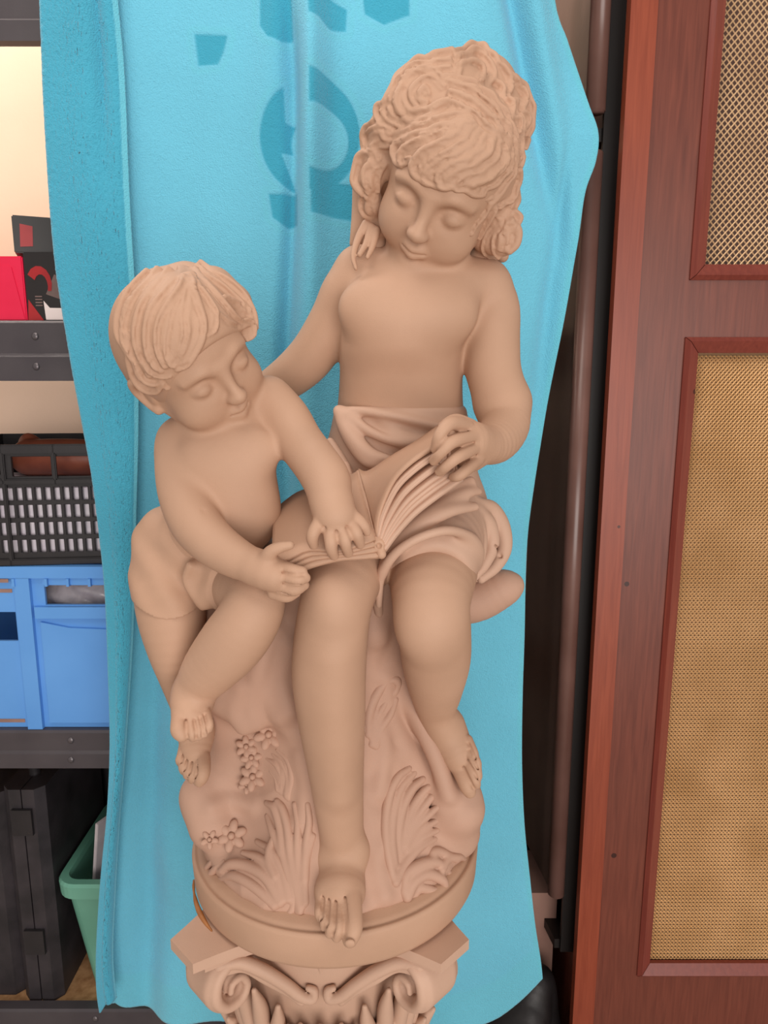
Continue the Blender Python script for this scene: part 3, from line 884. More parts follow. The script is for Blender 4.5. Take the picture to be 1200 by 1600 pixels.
# ---------------------------------------------------------------- open book
book = empty('open_book', unp(595, 862, .70)); book.parent = statue; book.matrix_parent_inverse = parent_matrix(statue).inverted()


def sheet(name, S, th, mat, parent):
    """a curved sheet: S (n,m,3) grid of points on its upper side, th its thickness along the normal"""
    n, m = S.shape[:2]
    du = np.gradient(S, axis=0); dv = np.gradient(S, axis=1)
    N = np.cross(du, dv); N /= np.linalg.norm(N, axis=2, keepdims=True) + 1e-12
    B = S - N * th
    V = np.vstack([S.reshape(-1, 3), B.reshape(-1, 3)]); o = n * m
    Q = []
    for i in range(n - 1):
        for j in range(m - 1):
            a = i * m + j
            Q.append((a, a + m, a + m + 1, a + 1)); Q.append((o + a, o + a + 1, o + a + m + 1, o + a + m))
    for i in range(n - 1):
        a = i * m; Q.append((a, o + a, o + a + m, a + m)); a = i * m + m - 1; Q.append((a, a + m, o + a + m, o + a))
    for j in range(m - 1):
        a = j; Q.append((a, a + 1, o + a + 1, o + a)); a = (n - 1) * m + j; Q.append((a, o + a, o + a + 1, a + 1))
    return quads_obj(name, V, np.array(Q), mat, parent, True)


def ruled(near, far, n=18, m=8):
    A = catmull([unp(*p) for p in near], n); B = catmull([unp(*p) for p in far], n)
    t = np.linspace(0, 1, m)[None, :, None]
    return A[:, None, :] * (1 - t) + B[:, None, :] * t


def blend(a, b, t):
    return [tuple(x * (1 - t) + y * t for x, y in zip(p, q)) for p, q in zip(a, b)]


# right half: curve of the upper leaf and of the cover, near edge and far edge
RU_n = [(587, 838, .705), (592, 800, .708), (612, 752, .706), (640, 722, .704), (676, 698, .712)]
RU_f = [(560, 732, .800), (575, 735, .795), (610, 712, .795), (650, 688, .795), (684, 664, .795)]
RL_n = [(597, 862, .700), (617, 834, .700), (645, 803, .698), (682, 774, .702), (722, 746, .712)]
RL_f = [(566, 745, .805), (592, 742, .805), (632, 725, .805), (672, 702, .805), (712, 676, .805)]
LU_n = [(586, 842, .700), (560, 851, .690), (530, 860, .686), (480, 858, .690), (446, 874, .688), (424, 876, .692)]
LU_f = [(560, 735, .800), (535, 748, .795), (505, 760, .792), (470, 766, .795), (445, 782, .795), (427, 798, .795)]
LL_n = [(597, 868, .698), (562, 870, .690), (530, 872, .688), (495, 880, .688), (462, 890, .690), (428, 892, .694)]
LL_f = [(562, 748, .805), (538, 760, .800), (508, 772, .797), (474, 780, .80), (448, 794, .80), (430, 808, .80)]
NPG = 9
for i in range(NPG):
    t = i / (NPG - 1)
    w = t + .05 * math.sin(i * 2.6) * (0 < i < NPG - 1)
    sheet('page', ruled(blend(RU_n, RL_n, w), blend(RU_f, RL_f, w)), .0034 if i < NPG - 1 else .0045, STONE_PALE if i else STONE, book)
for i in range(4):
    t = i / 3
    sheet('page', ruled(blend(LU_n, LL_n, t), blend(LU_f, LL_f, t))[:, ::-1], .0034 if i < 3 else .0045, STONE, book)
# body of the book between the leaves so that no light passes
sp = Vol(*bounds(555, 720, 630, 890, .67, .83))
sp.tube([unp(592, 852, .705), unp(575, 790, .755), unp(562, 742, .802)], [.0075, .007, .006])
sp.tube([unp(596, 866, .700), unp(575, 800, .757)], [.005, .004], .003)
sp.tube([unp(590, 855, .690), unp(592, 853, .699)], [.0032, .0032], .0, True)
sp.mesh('spine', STONE, book)
for o in list(book.children):
    pass

# ---------------------------------------------------------------- plants carved on the rock
def leaf_frond(ribs, k=.0032, embed=.0012):
    """ribs: list of traced strands in photo pixels with radii; each lies on the rock"""
    allp = [p for r in ribs for p in r[0]]
    W = {}
    for x, y in set(allp):
        W[(x, y)] = rock.hit(x, y, .6, 1.0, True)
    A = np.array(list(W.values()))
    V = Vol(A.min(0) - .03, A.max(0) + .03, .0015)
    for pts, r0, r1 in ribs:
        Q = np.array([W[p] for p in pts]); n = len(Q)
        for _ in range(2):
            if n > 2: Q[1:-1, 1] = .25 * Q[:-2, 1] + .5 * Q[1:-1, 1] + .25 * Q[2:, 1]
        t = np.linspace(0, 1, n)
        Q[:, 1] += embed
        V.tube(Q, ((r0 * (1 - t) + r1 * t) * (1 + .25 * np.sin(np.pi * t))) * .00074, k)
    return V


def z6(pts): return [(240 + x / 2.222, 1100 + y / 2.222) for x, y in pts]


# big arched leaf at the right: ribs sweep up and curl over
leaf = leaf_frond([(z6(p), a, b) for p, a, b in (
    ([(830, 600), (810, 500), (805, 400), (820, 310), (850, 250), (885, 225)], 7, 6),
    ([(835, 560), (825, 460), (835, 360), (860, 290), (905, 240)], 7, 6),
    ([(850, 540), (850, 450), (865, 360), (895, 295), (935, 262)], 7, 6),
    ([(860, 520), (875, 430), (900, 350), (935, 300), (955, 290)], 7, 6),
    ([(870, 500), (895, 420), (930, 355), (965, 325)], 7, 6),
    ([(875, 490), (910, 425), (950, 375), (985, 360)], 7, 5),
    ([(880, 490), (925, 435), (985, 405)], 7, 5),
    ([(880, 510), (930, 460), (985, 440)], 7, 5),
    ([(840, 620), (870, 560), (920, 500), (975, 470)], 8, 6))])
tag(leaf.mesh('fern_leaf', STONE_PINK, statue), 'large ribbed leaf arching over, right of the girl\'s shin')
leaf = leaf_frond([(z6(p), a, b) for p, a, b in (
    ([(870, 650), (880, 600), (930, 555), (985, 555), (1025, 590)], 9, 6),
    ([(880, 670), (905, 620), (950, 590), (1000, 600), (1015, 640)], 9, 6),
    ([(890, 690), (920, 650), (970, 640), (1010, 660)], 8, 5),
    ([(960, 550), (975, 515), (1010, 520), (1050, 545)], 8, 5),
    ([(1000, 580), (1020, 540), (1060, 530), (1080, 540)], 7, 4))])
leaf.mesh('curled_leaf', STONE_PINK, statue)
leaf = leaf_frond([(z6(p), a, b) for p, a, b in (
    ([(500, 720), (470, 620), (450, 520), (440, 430), (420, 360), (395, 345)], 6, 6),
    ([(510, 720), (490, 620), (475, 520), (465, 430), (450, 360), (430, 340)], 6, 6),
    ([(520, 700), (505, 600), (500, 500), (500, 420), (490, 350)], 6, 5),
    ([(530, 690), (525, 590), (530, 490), (540, 410), (535, 350)], 6, 5),
    ([(525, 610), (530, 540), (555, 460)], 7, 5),
    ([(440, 520), (415, 450), (395, 390)], 6, 5))])
leaf.mesh('grass_tuft', STONE_PINK, statue)
leaf = leaf_frond([(z6(p), a, b) for p, a, b in (
    ([(420, 700), (350, 640), (280, 600), (230, 610)], 8, 5),
    ([(440, 690), (390, 600), (330, 560), (270, 550), (235, 580)], 8, 6),
    ([(450, 680), (420, 590), (370, 530), (310, 520)], 7, 5),
    ([(470, 680), (450, 590), (410, 520), (360, 480)], 6, 5),
    ([(420, 600), (400, 520), (420, 450), (400, 400)], 6, 4),
    ([(200, 590), (220, 570), (245, 545)], 6, 3),
    ([(185, 570), (205, 550), (215, 530)], 5, 3),
    ([(470, 740), (490, 690), (480, 620)], 7, 5))])
leaf.mesh('curled_leaf', STONE_PINK, statue)
leaf = leaf_frond([(z6(p), a, b) for p, a, b in (
    ([(470, 330), (480, 260), (465, 200), (430, 160)], 5, 4),
    ([(460, 320), (465, 260), (445, 205), (415, 175)], 5, 4),
    ([(445, 310), (445, 260), (425, 215), (395, 190)], 5, 4),
    ([(430, 300), (425, 260), (405, 235)], 4, 3))])
leaf.mesh('flower_stems', STONE_PINK, statue)


def z5(pts): return [(400 + x / 2.609, 780 + y / 2.609) for x, y in pts]


leaf = leaf_frond([(z5(p), a, b) for p, a, b in (
    ([(455, 960), (460, 880), (490, 800), (530, 750), (570, 735)], 7, 6),
    ([(470, 1000), (485, 920), (515, 850), (560, 790)], 7, 5),
    ([(490, 1010), (510, 940), (545, 880), (570, 820)], 7, 5),
    ([(455, 900), (465, 830), (500, 770)], 6, 5),
    ([(560, 735), (578, 750), (572, 785)], 6, 5))], .005, .0026)
tag(leaf.mesh('fern_leaf', STONE_PINK, statue), 'faint upright leaf between the girl\'s shins')


def flower(cx, cy, r, n, rot):
    c = rock.hit(cx, cy, .6, 1.0, True)
    view = (CAM - c) / np.linalg.norm(CAM - c)
    nrm = view * .7 + np.array([0, -.35, .25]); nrm /= np.linalg.norm(nrm)
    u = np.cross([0, 0, 1], nrm); u /= np.linalg.norm(u); v = np.cross(nrm, u)
    c = c + nrm * .004
    R = r * mpp(c)
    fl = empty('carved_flower', c); fl.parent = statue; fl.matrix_parent_inverse = parent_matrix(statue).inverted()
    V = Vol(c - R * 1.5, c + R * 1.5, .001)
    for i in range(n):
        a = rot + 2 * math.pi * i / n
        d = math.cos(a) * u + math.sin(a) * v
        s = np.cross(nrm, d)
        V.ell(c + d * R * .62 + nrm * .001, np.array([R * .44, R * .30, R * .22]), .0008, False, np.column_stack([d, s, nrm]))
    V.mesh('petals', STONE_PINK, fl)
    V = Vol(c - R, c + R, .001)
    V.ell(c + nrm * .003, (R * .24,) * 3)
    V.mesh('flower_centre', STONE_PINK, fl)


for a in ((420, 1148, 23, 6, .2), (385, 1167, 17, 6, .6), (393, 1184, 17, 6, .1), (395, 1214, 21, 6, .4), (386, 1226, 14, 5, .9), (362, 1306, 23, 6, .3), (328, 1312, 14, 5, 1.0)):
    flower(*a)

# ================================================================== PEDESTAL
PX, PY = -0.076, 0.872
ped = empty('pedestal', (PX, PY, 0), 'pale stone pedestal with a scrolled and leafy capital, carrying the statue', 'pedestal')
# abacus: a square slab with hollowed sides and cut corners
ab = []
for q in range(4):
    a = q * math.pi / 2
    side = [(.1405, -.1765)] if False else []
    pts = [(-.1405, -.1765)]
    for i in range(1, 12):
        t = i / 12; x = -.1405 + .281 * t
        pts.append((x, -.1765 + .052 * math.sin(math.pi * t)))
    pts.append((.1405, -.1765))
    for x, y in pts:
        ab.append((PX + x * math.cos(a) - y * math.sin(a), PY + x * math.sin(a) + y * math.cos(a)))
bm = bmesh.new(); add_prism(bm, ab, 'z', .836, .849)
bm_obj('abacus', bm, STONE_PALE, ped, .0022)
ab2 = [(PX + (x - PX) * .93, PY + (y - PY) * .93) for x, y in ab]
bm = bmesh.new(); add_prism(bm, ab2, 'z', .826, .8358)
bm_obj('abacus_moulding', bm, STONE_PALE, ped, .002)
lathe('bell', [(0, .8255), (.142, .8255), (.139, .812), (.135, .79), (.131, .76), (.127, .72), (.121, .66), (.108, .60), (.092, .59), (.094, .58), (.092, .57), (.086, .562), (0, .562)], (PX, PY), STONE_PALE, ped)
lathe('shaft', [(0, .5615), (.083, .5615), (.083, .55), (.086, .40), (.090, .17), (.094, .15), (0, .15)], (PX, PY), STONE_PALE, ped)
lathe('foot_moulding', [(0, .1495), (.100, .1495), (.118, .142), (.122, .130), (.118, .118), (.108, .110), (.108, .100), (.126, .092), (.136, .078), (.130, .064), (.118, .0605), (0, .0605)], (PX, PY), STONE_PALE, ped)
box_obj('plinth', (PX - .15, PY - .15, 0), (PX + .15, PY + .15, .06), STONE_PALE, ped, .004)

GLUE = noise_mat('brown_glue', lin(150, 92, 44), lin(178, 118, 66), 40, .5)
gl = Vol((-.26, .74, .846), (-.20, .88, .856), .0012)
gl.tube([(-.0645 + .191 * math.cos(a), .872 + .191 * math.sin(a), .8495) for a in np.radians(np.linspace(192, 222, 9))], [.0012, .002, .0016, .0026, .003, .0034, .003, .0022, .0012])
tag(gl.mesh('glue_bead', GLUE, ped), 'rusty brown bead of glue beside the base')


def rotz(p, a):
    return np.array([PX + p[0] * math.cos(a) - p[1] * math.sin(a), PY + p[0] * math.sin(a) + p[1] * math.cos(a), p[2]])


for q in range(4):
    a = q * math.pi / 2
    # scroll under a corner: diagonal plane, d is the distance from the axis along the diagonal
    V = Vol(rotz((0, 0, .70), 0) - (.20, .20, 0), rotz((0, 0, .84), 0) + (.20, .20, 0), .002)
    D = lambda d, z, o: rotz((d * .7071 + o * .7071, -d * .7071 + o * .7071, z), a)
    sp_path = [(.105, .768), (.120, .800), (.145, .819), (.172, .823), (.1930, .810), (.1980, .785), (.1850, .764), (.1650, .762), (.1550, .776), (.1620, .792), (.1750, .791), (.178, .781)]
    for o in (-.018, -.009, 0, .009, .018):
        V.tube([D(d, z, o) for d, z in sp_path], [.010, .012, .012, .012, .0115, .011, .010, .009, .008, .0075, .007, .006], .004)
    for o in (-.027, .027):
        V.tube([D(d, z, o) for d, z in sp_path], [.006, .007, .0075, .0075, .007, .007, .006, .006, .005, .005, .0045, .004], .002)
    V.ell(D(.168, .780, 0), (.012, .012, .012), .004)
    V.mesh('scroll', STONE_PALE, ped)
    # pair of bands running from the scrolls down to the middle of a face, each ending in a small curl
    V = Vol(rotz((0, 0, .70), 0) - (.20, .20, 0), rotz((0, 0, .84), 0) + (.20, .20, 0), .002)
    for s in (-1, 1):
        F = lambda x, y, z: rotz((s * x, -y, z), a)
        V.tube([F(.118, .150, .822), (F(.095, .142, .820)), F(.068, .140, .806), F(.042, .139, .786), F(.024, .139, .770), F(.010, .139, .766), F(.008, .138, .776), F(.015, .138, .780)], [.007, .008, .008, .0075, .007, .006, .005, .004], .002)
        V.tube([F(.118, .150, .812), (F(.092, .138, .809)), F(.066, .138, .793), F(.040, .136, .774), F(.024, .135, .758)], [.005, .006, .006, .006, .005], .002)
    V.tube([rotz((0, -.138, .822), a), rotz((0, -.130, .79), a)], [.006, .004], .002)
    V.mesh('band_curl', STONE_PALE, ped)


def acanthus(ang, z0, z1, w, out, name='acanthus_leaf'):
    """a toothed leaf standing against the bell and bending outwards at its tip"""
    V = Vol(np.array([PX - .2, PY - .2, z0 - .03]), np.array([PX + .2, PY + .2, z1 + .03]), .002)
    c, s = math.cos(ang), math.sin(ang)
    def W(u, t, lift):                      # u across, t up 0..1
        r = .122 + out * t ** 2.2 + lift
        z = z0 + (z1 - z0) * t - (.010 * max(0, t - .85) / .15)
        th = u / .10
        return np.array([PX + r * math.cos(ang + th), PY + r * math.sin(ang + th), z])
    for j, (u0, tt) in enumerate(((-1, .62), (-.72, .80), (-.40, .93), (0, 1.0), (.40, .93), (.72, .80), (1, .62))):
        pts = [W(w * u0 * f, tt * g, .004 * (1 - abs(u0)) + .002) for f, g in ((.25, .0), (.55, .35), (.85, .7), (1.0, 1.0))]
        V.tube(pts, [.007, .0095, .0105, .0035], .0035)
    V.tube([W(0, .0, .008), W(0, .5, .009), W(0, .95, .008)], [.003, .003, .002], .002)
    V.mesh(name, STONE_PALE, ped)


for q in range(4):
    acanthus(-math.pi / 4 + q * math.pi / 2, .60, .790, .058, .034)
    acanthus(q * math.pi / 2, .60, .752, .042, .026)
for q in range(8):
    acanthus(math.pi / 8 + q * math.pi / 4, .585, .680, .030, .026, 'small_acanthus_leaf')

# ================================================================== TOWEL
L_EDGE = [(-160, 72), (0, 75), (100, 78), (200, 82), (400, 96), (560, 121), (650, 138), (740, 155), (830, 167), (920, 176), (1040, 181), (1150, 184), (1250, 180), (1330, 172), (1400, 166), (1480, 162), (1540, 164), (1600, 176)]
HEM = [(-160, 170), (0, 181), (100, 189), (200, 195), (400, 206), (560, 211), (680, 213), (780, 211), (900, 206), (1000, 202), (1100, 197), (1200, 191), (1300, 182), (1400, 175), (1500, 172), (1600, 184)]
R_EDGE = [(-160, 850), (0, 868), (60, 888), (110, 905), (160, 922), (205, 937), (250, 933), (300, 916), (380, 904), (500, 884), (620, 860), (700, 846), (760, 836), (830, 826), (900, 822), (1000, 820), (1100, 817), (1200, 816), (1290, 820), (1380, 830), (1450, 838), (1520, 848), (1600, 852)]
BOT = [(0, 1560), (.03, 1585), (.08, 1600), (.16, 1603), (.25, 1592), (.35, 1586), (.5, 1600), (.68, 1604), (.80, 1605), (.88, 1596), (.94, 1570), (1.0, 1533)]
TY = 1.135


def itp(tab, x):
    a = np.array(tab, float); d = catmull(a, 200)
    return np.interp(x, d[:, 0], d[:, 1])


def sd_poly(px, py, poly):
    poly = np.array(poly, float); d = np.full(px.shape, 1e9); sgn = np.zeros(px.shape, bool)
    for (x0, y0), (x1, y1) in zip(poly, np.roll(poly, -1, 0)):
        ex, ey = x1 - x0, y1 - y0
        t = np.clip(((px - x0) * ex + (py - y0) * ey) / (ex * ex + ey * ey), 0, 1)
        d = np.minimum(d, np.hypot(px - x0 - t * ex, py - y0 - t * ey))
        c = ((y0 > py) != (y1 > py)) & (px < ex * (py - y0) / (ey if ey else 1e-9) + x0)
        sgn ^= c
    return np.where(sgn, -d, d)


def pattern(px, py):
    """woven motif of the towel: signed distance in its own cloth units"""
    ring = np.maximum(np.hypot((px - 484) / .95, (py - 212) / 1.12) - 82, -(np.hypot(px - 499, (py - 222) / 1.1) - 45))
    gap = sd_poly(px, py, [(441, 100), (487, 100), (487, 180), (470, 196), (445, 190)])
    ring = np.maximum(ring, -gap)
    gap2 = sd_poly(px, py, [(440, 240), (487, 236), (487, 330), (462, 300)])
    ring = np.maximum(ring, -gap2)
    d = ring
    for poly in ([(302, 50), (354, 52), (348, 78), (339, 98), (308, 100)],
                 [(420, 303), (464, 303), (465, 352), (448, 356), (426, 340)],
                 [(489, 292), (520, 286), (580, 290), (580, 348), (489, 338)],
                 [(405, -60), (455, -60), (457, 60), (440, 66), (418, 58), (406, 40)],
                 [(484, 8), (510, 2), (542, 14), (540, 48), (516, 52), (500, 40), (486, 36)],
                 [(560, -60), (640, -60), (640, 20), (600, 36), (570, 20)]):
        d = np.minimum(d, sd_poly(px, py, poly))
    return d


NV, NS, NM = 640, 90, 330
v = np.linspace(0, 1, NV)
rowsP, rowsT = [], []
sS = np.linspace(0, 1, NS); sM = np.linspace(0, 1, NM)
nzr = np.random.default_rng(11)
ph = nzr.uniform(0, 6.28, 12)
Vt, tone, pile = [], [], []
for i in range(NV):
    # strip folded to the front, from its hem back to the outer edge, then the main cloth
    uM = sM
    pyM = -150 + v[i] * (itp(BOT, uM) + 150)
    l = itp(L_EDGE, pyM); r = itp(R_EDGE, pyM)
    xM = l + (r - l) * uM
    g = lambda x0, w: np.exp(-((xM - x0) / w) ** 2)
    dep = TY + .010 * np.sin(xM / 47 + ph[0] + pyM / 900) * .9 + .006 * np.sin(xM / 23 + ph[1] - pyM / 500) * .5
    dep += .026 * g(452 + 8 * np.sin(pyM / 140), 14) * np.clip((pyM + 60) / 200, .2, 1) * np.clip((1000 - pyM) / 400, .25, 1)
    dep -= .020 * g(486 + 6 * np.sin(pyM / 170), 20) * np.clip((1000 - pyM) / 500, .2, 1)
    dep += .024 * g(800 + pyM * .20, 16) * np.clip((420 - pyM) / 250, 0, 1)
    dep -= .016 * g(835 + pyM * .16, 22) * np.clip((420 - pyM) / 250, 0, 1)
    dep += .010 * g(885 - (pyM - 250) * .05, 8) * np.exp(-((pyM - 300) / 60) ** 2)
    dep += .014 * g(870 - (pyM - 400) * .13, 14) * np.exp(-((pyM - 480) / 150) ** 2)
    dep += .030 * g(245 - (pyM - 400) * .02, 26) * np.clip((pyM - 500) / 500, 0, 1)
    dep += .004 * np.sin(pyM / 60 + xM / 90) * np.clip((pyM - 900) / 500, 0, 1) + .005 * np.sin(pyM / 35 - xM / 30) * np.exp(-((pyM - 1350) / 160) ** 2) * np.exp(-((xM - 260) / 90) ** 2)
    dep += .009 * np.sin(xM / 14 + pyM / 120) * np.exp(-((pyM - 160) / 200) ** 2) * np.exp(-((xM - 470) / 60) ** 2)
    dep -= .018 * np.clip(1 - np.abs(uM) / .012, 0, 1)
    pyS = np.full(NS, pyM[0])
    lS = itp(L_EDGE, pyS); hS = itp(HEM, pyS)
    w = sS[::-1]
    xS = lS + (hS - lS) * w
    depS = TY - .034 - .010 * np.sin(w * 3.1) + .012 * np.exp(-((w - .72) / .10) ** 2) * np.clip((330 - pyS) / 200, 0, 1) + .005 * np.clip((w - .90) / .10, 0, 1)
    depS = depS + (.020 * np.clip(1 - w / .05, 0, 1)) + .004 * np.sin(pyS / 70) * w
    X = np.concatenate([xS, xM]); Y_ = np.concatenate([depS, dep]); PYY = np.concatenate([pyS, pyM])
    a = (X - 600) / F_PX; b = (800 - PYY) / F_PX
    d1 = math.cos(PITCH) + b * math.sin(PITCH); d2 = -math.sin(PITCH) + b * math.cos(PITCH)
    # the cloth hangs from its mean plane; folds move it along the depth only
    t0 = np.concatenate([TY - .034 * np.clip(w / .25, 0, 1), np.full(NM, TY)]) / d1
    Vt.append(np.column_stack([a * t0, Y_, 1.5 + d2 * t0]))
    pd = pattern(xM, pyM)
    tM = np.clip(.5 - pd / 3.0, 0, 1) - .35 * np.exp(-((pd - 9) / 5) ** 2)
    hemM = np.maximum(np.clip((uM - .985) / .008, 0, 1), np.clip((v[i] - .965) / .004, 0, 1) * 0.6)
    hemM = np.maximum(hemM, .55 * np.exp(-((pd - 9) / 4) ** 2) * (pyM < 420))
    hemS = np.clip((w - .93) / .015, 0, 1)
    tone.append(np.concatenate([np.full(NS, .85) * (1 - hemS), tM]))
    pile.append(np.concatenate([hemS, hemM]))
tone = np.array(tone); pile = np.array(pile); Vt = np.array(Vt)
nc = NS + NM
# the top goes back over the rack's upper shelf
top = []
for k in range(26):
    t = k / 25
    R0 = Vt[0].copy()
    path = catmull([(TY, 0.0), (TY + .012, .016), (TY + .06, .012), (1.245, -.036), (1.27, -.040), (1.292, -.050), (1.296, -.10), (1.297, -.17)], 26)
    z0 = 2.158
    R0[:, 1] = path[k, 0] + (R0[:, 1] - TY) * (1 - min(1, t * 4)) ; R0[:, 2] = z0 + (R0[:, 2] - z0) * (1 - t) + path[k, 1]
    top.append(R0)
Vall = np.vstack([np.array(top[::-1][:-1]).reshape(-1, 3), Vt.reshape(-1, 3)])
tall = np.vstack([np.repeat(tone[:1], 25, 0), tone]).ravel(); pall = np.vstack([np.repeat(pile[:1], 25, 0), pile]).ravel()
# terry loops: small real relief
loops = nzr.normal(size=len(Vall)) * .0005 * (1 - pall)
isS = np.tile(np.concatenate([np.ones(NS), np.zeros(NM)]), NV + 25)
narrow = np.concatenate([np.full(25, 1.0), np.clip((itp(HEM, Vall[25 * nc::nc, 2] * 0 + (-150 + v * 1710)) - itp(L_EDGE, -150 + v * 1710)) / 110, .12, 1)]).repeat(nc)
Vall[:, 1] += loops * np.where(isS > 0, .85 * narrow, .45) + .0012 * np.clip(tall, 0, 1) * (1 - isS)
nr = NV + 25
ii, jj = np.meshgrid(np.arange(nr - 1), np.arange(nc - 1), indexing='ij')
aI = ii * nc + jj
Qd = np.stack([aI, aI + nc, aI + nc + 1, aI + 1], -1).reshape(-1, 4)
TOWEL, nt, b = new_mat('terry_cloth')
at1 = nt.nodes.new('ShaderNodeAttribute'); at1.attribute_name = 'tone'
at2 = nt.nodes.new('ShaderNodeAttribute'); at2.attribute_name = 'hem'
mx1 = nt.nodes.new('ShaderNodeMix'); mx1.data_type = 'RGBA'
mx1.inputs['A'].default_value = (*lin(112, 198, 226), 1); mx1.inputs['B'].default_value = (*lin(66, 168, 198), 1)
nt.links.new(at1.outputs['Fac'], mx1.inputs['Factor'])
mx2 = nt.nodes.new('ShaderNodeMix'); mx2.data_type = 'RGBA'; mx2.inputs['B'].default_value = (*lin(110, 200, 222), 1)
nt.links.new(at2.outputs['Fac'], mx2.inputs['Factor']); nt.links.new(mx1.outputs['Result'], mx2.inputs['A'])
tc = nt.nodes.new('ShaderNodeTexCoord')
nz = nt.nodes.new('ShaderNodeTexNoise'); nz.inputs['Scale'].default_value = 5; nz.inputs['Detail'].default_value = 5
nt.links.new(tc.outputs['Object'], nz.inputs['Vector'])
mr = nt.nodes.new('ShaderNodeMapRange'); mr.inputs['To Min'].default_value = .86; mr.inputs['To Max'].default_value = 1.14
nt.links.new(nz.outputs['Fac'], mr.inputs['Value'])
mm = nt.nodes.new('ShaderNodeMix'); mm.data_type = 'RGBA'; mm.blend_type = 'MULTIPLY'; mm.inputs['Factor'].default_value = 1
nt.links.new(mx2.outputs['Result'], mm.inputs['A']); nt.links.new(mr.outputs['Result'], mm.inputs['B'])
nt.links.new(mm.outputs['Result'], b.inputs['Base Color'])
b.inputs['Roughness'].default_value = .95; b.inputs['Specular IOR Level'].default_value = .1
b.inputs['Sheen Weight'].default_value = .25; b.inputs['Sheen Roughness'].default_value = .5
nb = nt.nodes.new('ShaderNodeTexNoise'); nb.inputs['Scale'].default_value = 520; nb.inputs['Detail'].default_value = 2
nt.links.new(tc.outputs['Object'], nb.inputs['Vector'])
bp = nt.nodes.new('ShaderNodeBump'); bp.inputs['Strength'].default_value = .6; bp.inputs['Distance'].default_value = .004
nt.links.new(nb.outputs['Fac'], bp.inputs['Height']); nt.links.new(bp.outputs['Normal'], b.inputs['Normal'])
towel = quads_obj('towel', Vall, Qd, TOWEL, None, True)
tag(towel, 'turquoise terry towel with a woven motif, hung from the rack behind the statue', 'towel')
for nm, arr in (('tone', tall), ('hem', pall)):
    at = towel.data.attributes.new(nm, 'FLOAT', 'POINT'); at.data.foreach_set('value', arr.astype(np.float32))
md = towel.modifiers.new('thickness', 'SOLIDIFY'); md.thickness = .004; md.offset = -1

# ================================================================== SETTING
WALL = noise_mat('cream_plaster', lin(236, 205, 180), lin(244, 214, 190), 3, .85, .15, 90, .2)
FLOOR = noise_mat('grey_concrete', lin(160, 150, 142), lin(182, 172, 162), 5, .8, .3, 60, .3)
tag(box_obj('wall_back', (-3.0, 1.80, 0), (3.0, 1.92, 3.0), WALL), kind='structure')
tag(box_obj('floor', (-3.0, -3.0, -.12), (3.0, 1.80, -.0005), FLOOR), kind='structure')

STEEL = noise_mat('grey_enamelled_steel', lin(66, 60, 64), lin(76, 70, 73), 12, .42, .05, 300, .5)
CHIP = noise_mat('chipboard', lin(150, 108, 72), lin(190, 146, 104), 60, .8, .2, 200, .2)
BLACKP = noise_mat('black_plastic', lin(30, 27, 29), lin(42, 38, 40), 14, .45, .08, 260, .5)
RIVET = noise_mat('dull_rivet', lin(96, 90, 94), lin(110, 104, 106), 30, .35, 0, 1, .5, .6)

rack = empty('storage_rack', (-.45, 1.5, 0), 'dark grey steel storage rack of four shelves against the cream wall', 'shelf')
RX0, RX1, RY0, RY1 = -1.25, .255, 1.25, 1.72
for (zt, zb) in ((2.105, 2.030), (1.599, 1.497), (.839, .765), (.214, .135)):
    for yy, sgn in ((RY0, 1), (RY1, -1)):
        if zt > 2 and sgn < 0: continue
        bm = bmesh.new()
        h_ = zt - zb
        prof = [(yy, zb), (yy, zb + .40 * h_), (yy + sgn * .006, zb + .46 * h_), (yy + sgn * .006, zt - .004), (yy + sgn * .010, zt), (yy + sgn * .03, zt), (yy + sgn * .03, zt - .004), (yy + sgn * .013, zt - .006), (yy + sgn * .009, zb + .008), (yy + sgn * .02, zb)]
        add_prism(bm, prof, 'x', RX0, RX1)
        bo = bm_obj('beam', bm, STEEL, rack)
        if sgn > 0 and zt < 2:
            for cx in (-.60, RX0 + .08, RX1 - .05):
                for cz in (zb + .24 * h_, zb + .74 * h_):
                    bm = bmesh.new()
                    bmesh.ops.create_uvsphere(bm, u_segments=10, v_segments=6, radius=.0065, matrix=Matrix.Translation((cx, yy + (.0 if cz < zb + .4 * h_ else .006), cz)) @ Matrix.Scale(.5, 4, (0, 1, 0)))
                    bm_obj('rivet', bm, RIVET, bo, 0, True)
    if zt < 2: box_obj('board', (RX0 + .01, RY0 + .014, zt - .016), (RX1 - .01, RY1 - .014, zt - .0065), CHIP, rack)
for px_ in (RX0 - .004, RX1 - .036):
    for yy, sgn in ((RY0 + .012, 1), (RY1 - .012, -1)):
        bm = bmesh.new()
        add_box(bm, (px_, yy - .012, 0), (px_ + .04, yy - .009, 2.14)); add_box(bm, (px_ if px_ < -1 else px_ + .037, yy - .009, 0), (px_ + .003 if px_ < -1 else px_ + .04, yy + .03, 2.14))
        bm_obj('post', bm, STEEL, rack)

# ---- shelf at eye level: boxes
def rbox(name, c, size, rot, mat, parent=None, bevel=.002):
    """box whose base centre is c, turned about z"""
    bm = bmesh.new(); w, d, h_ = size
    add_box(bm, (-w / 2, -d / 2, 0), (w / 2, d / 2, h_))
    bmesh.ops.transform(bm, matrix=Matrix.Translation(c) @ Matrix.Rotation(rot, 4, 'Z'), verts=bm.verts)
    return bm_obj(name, bm, mat, parent, bevel)


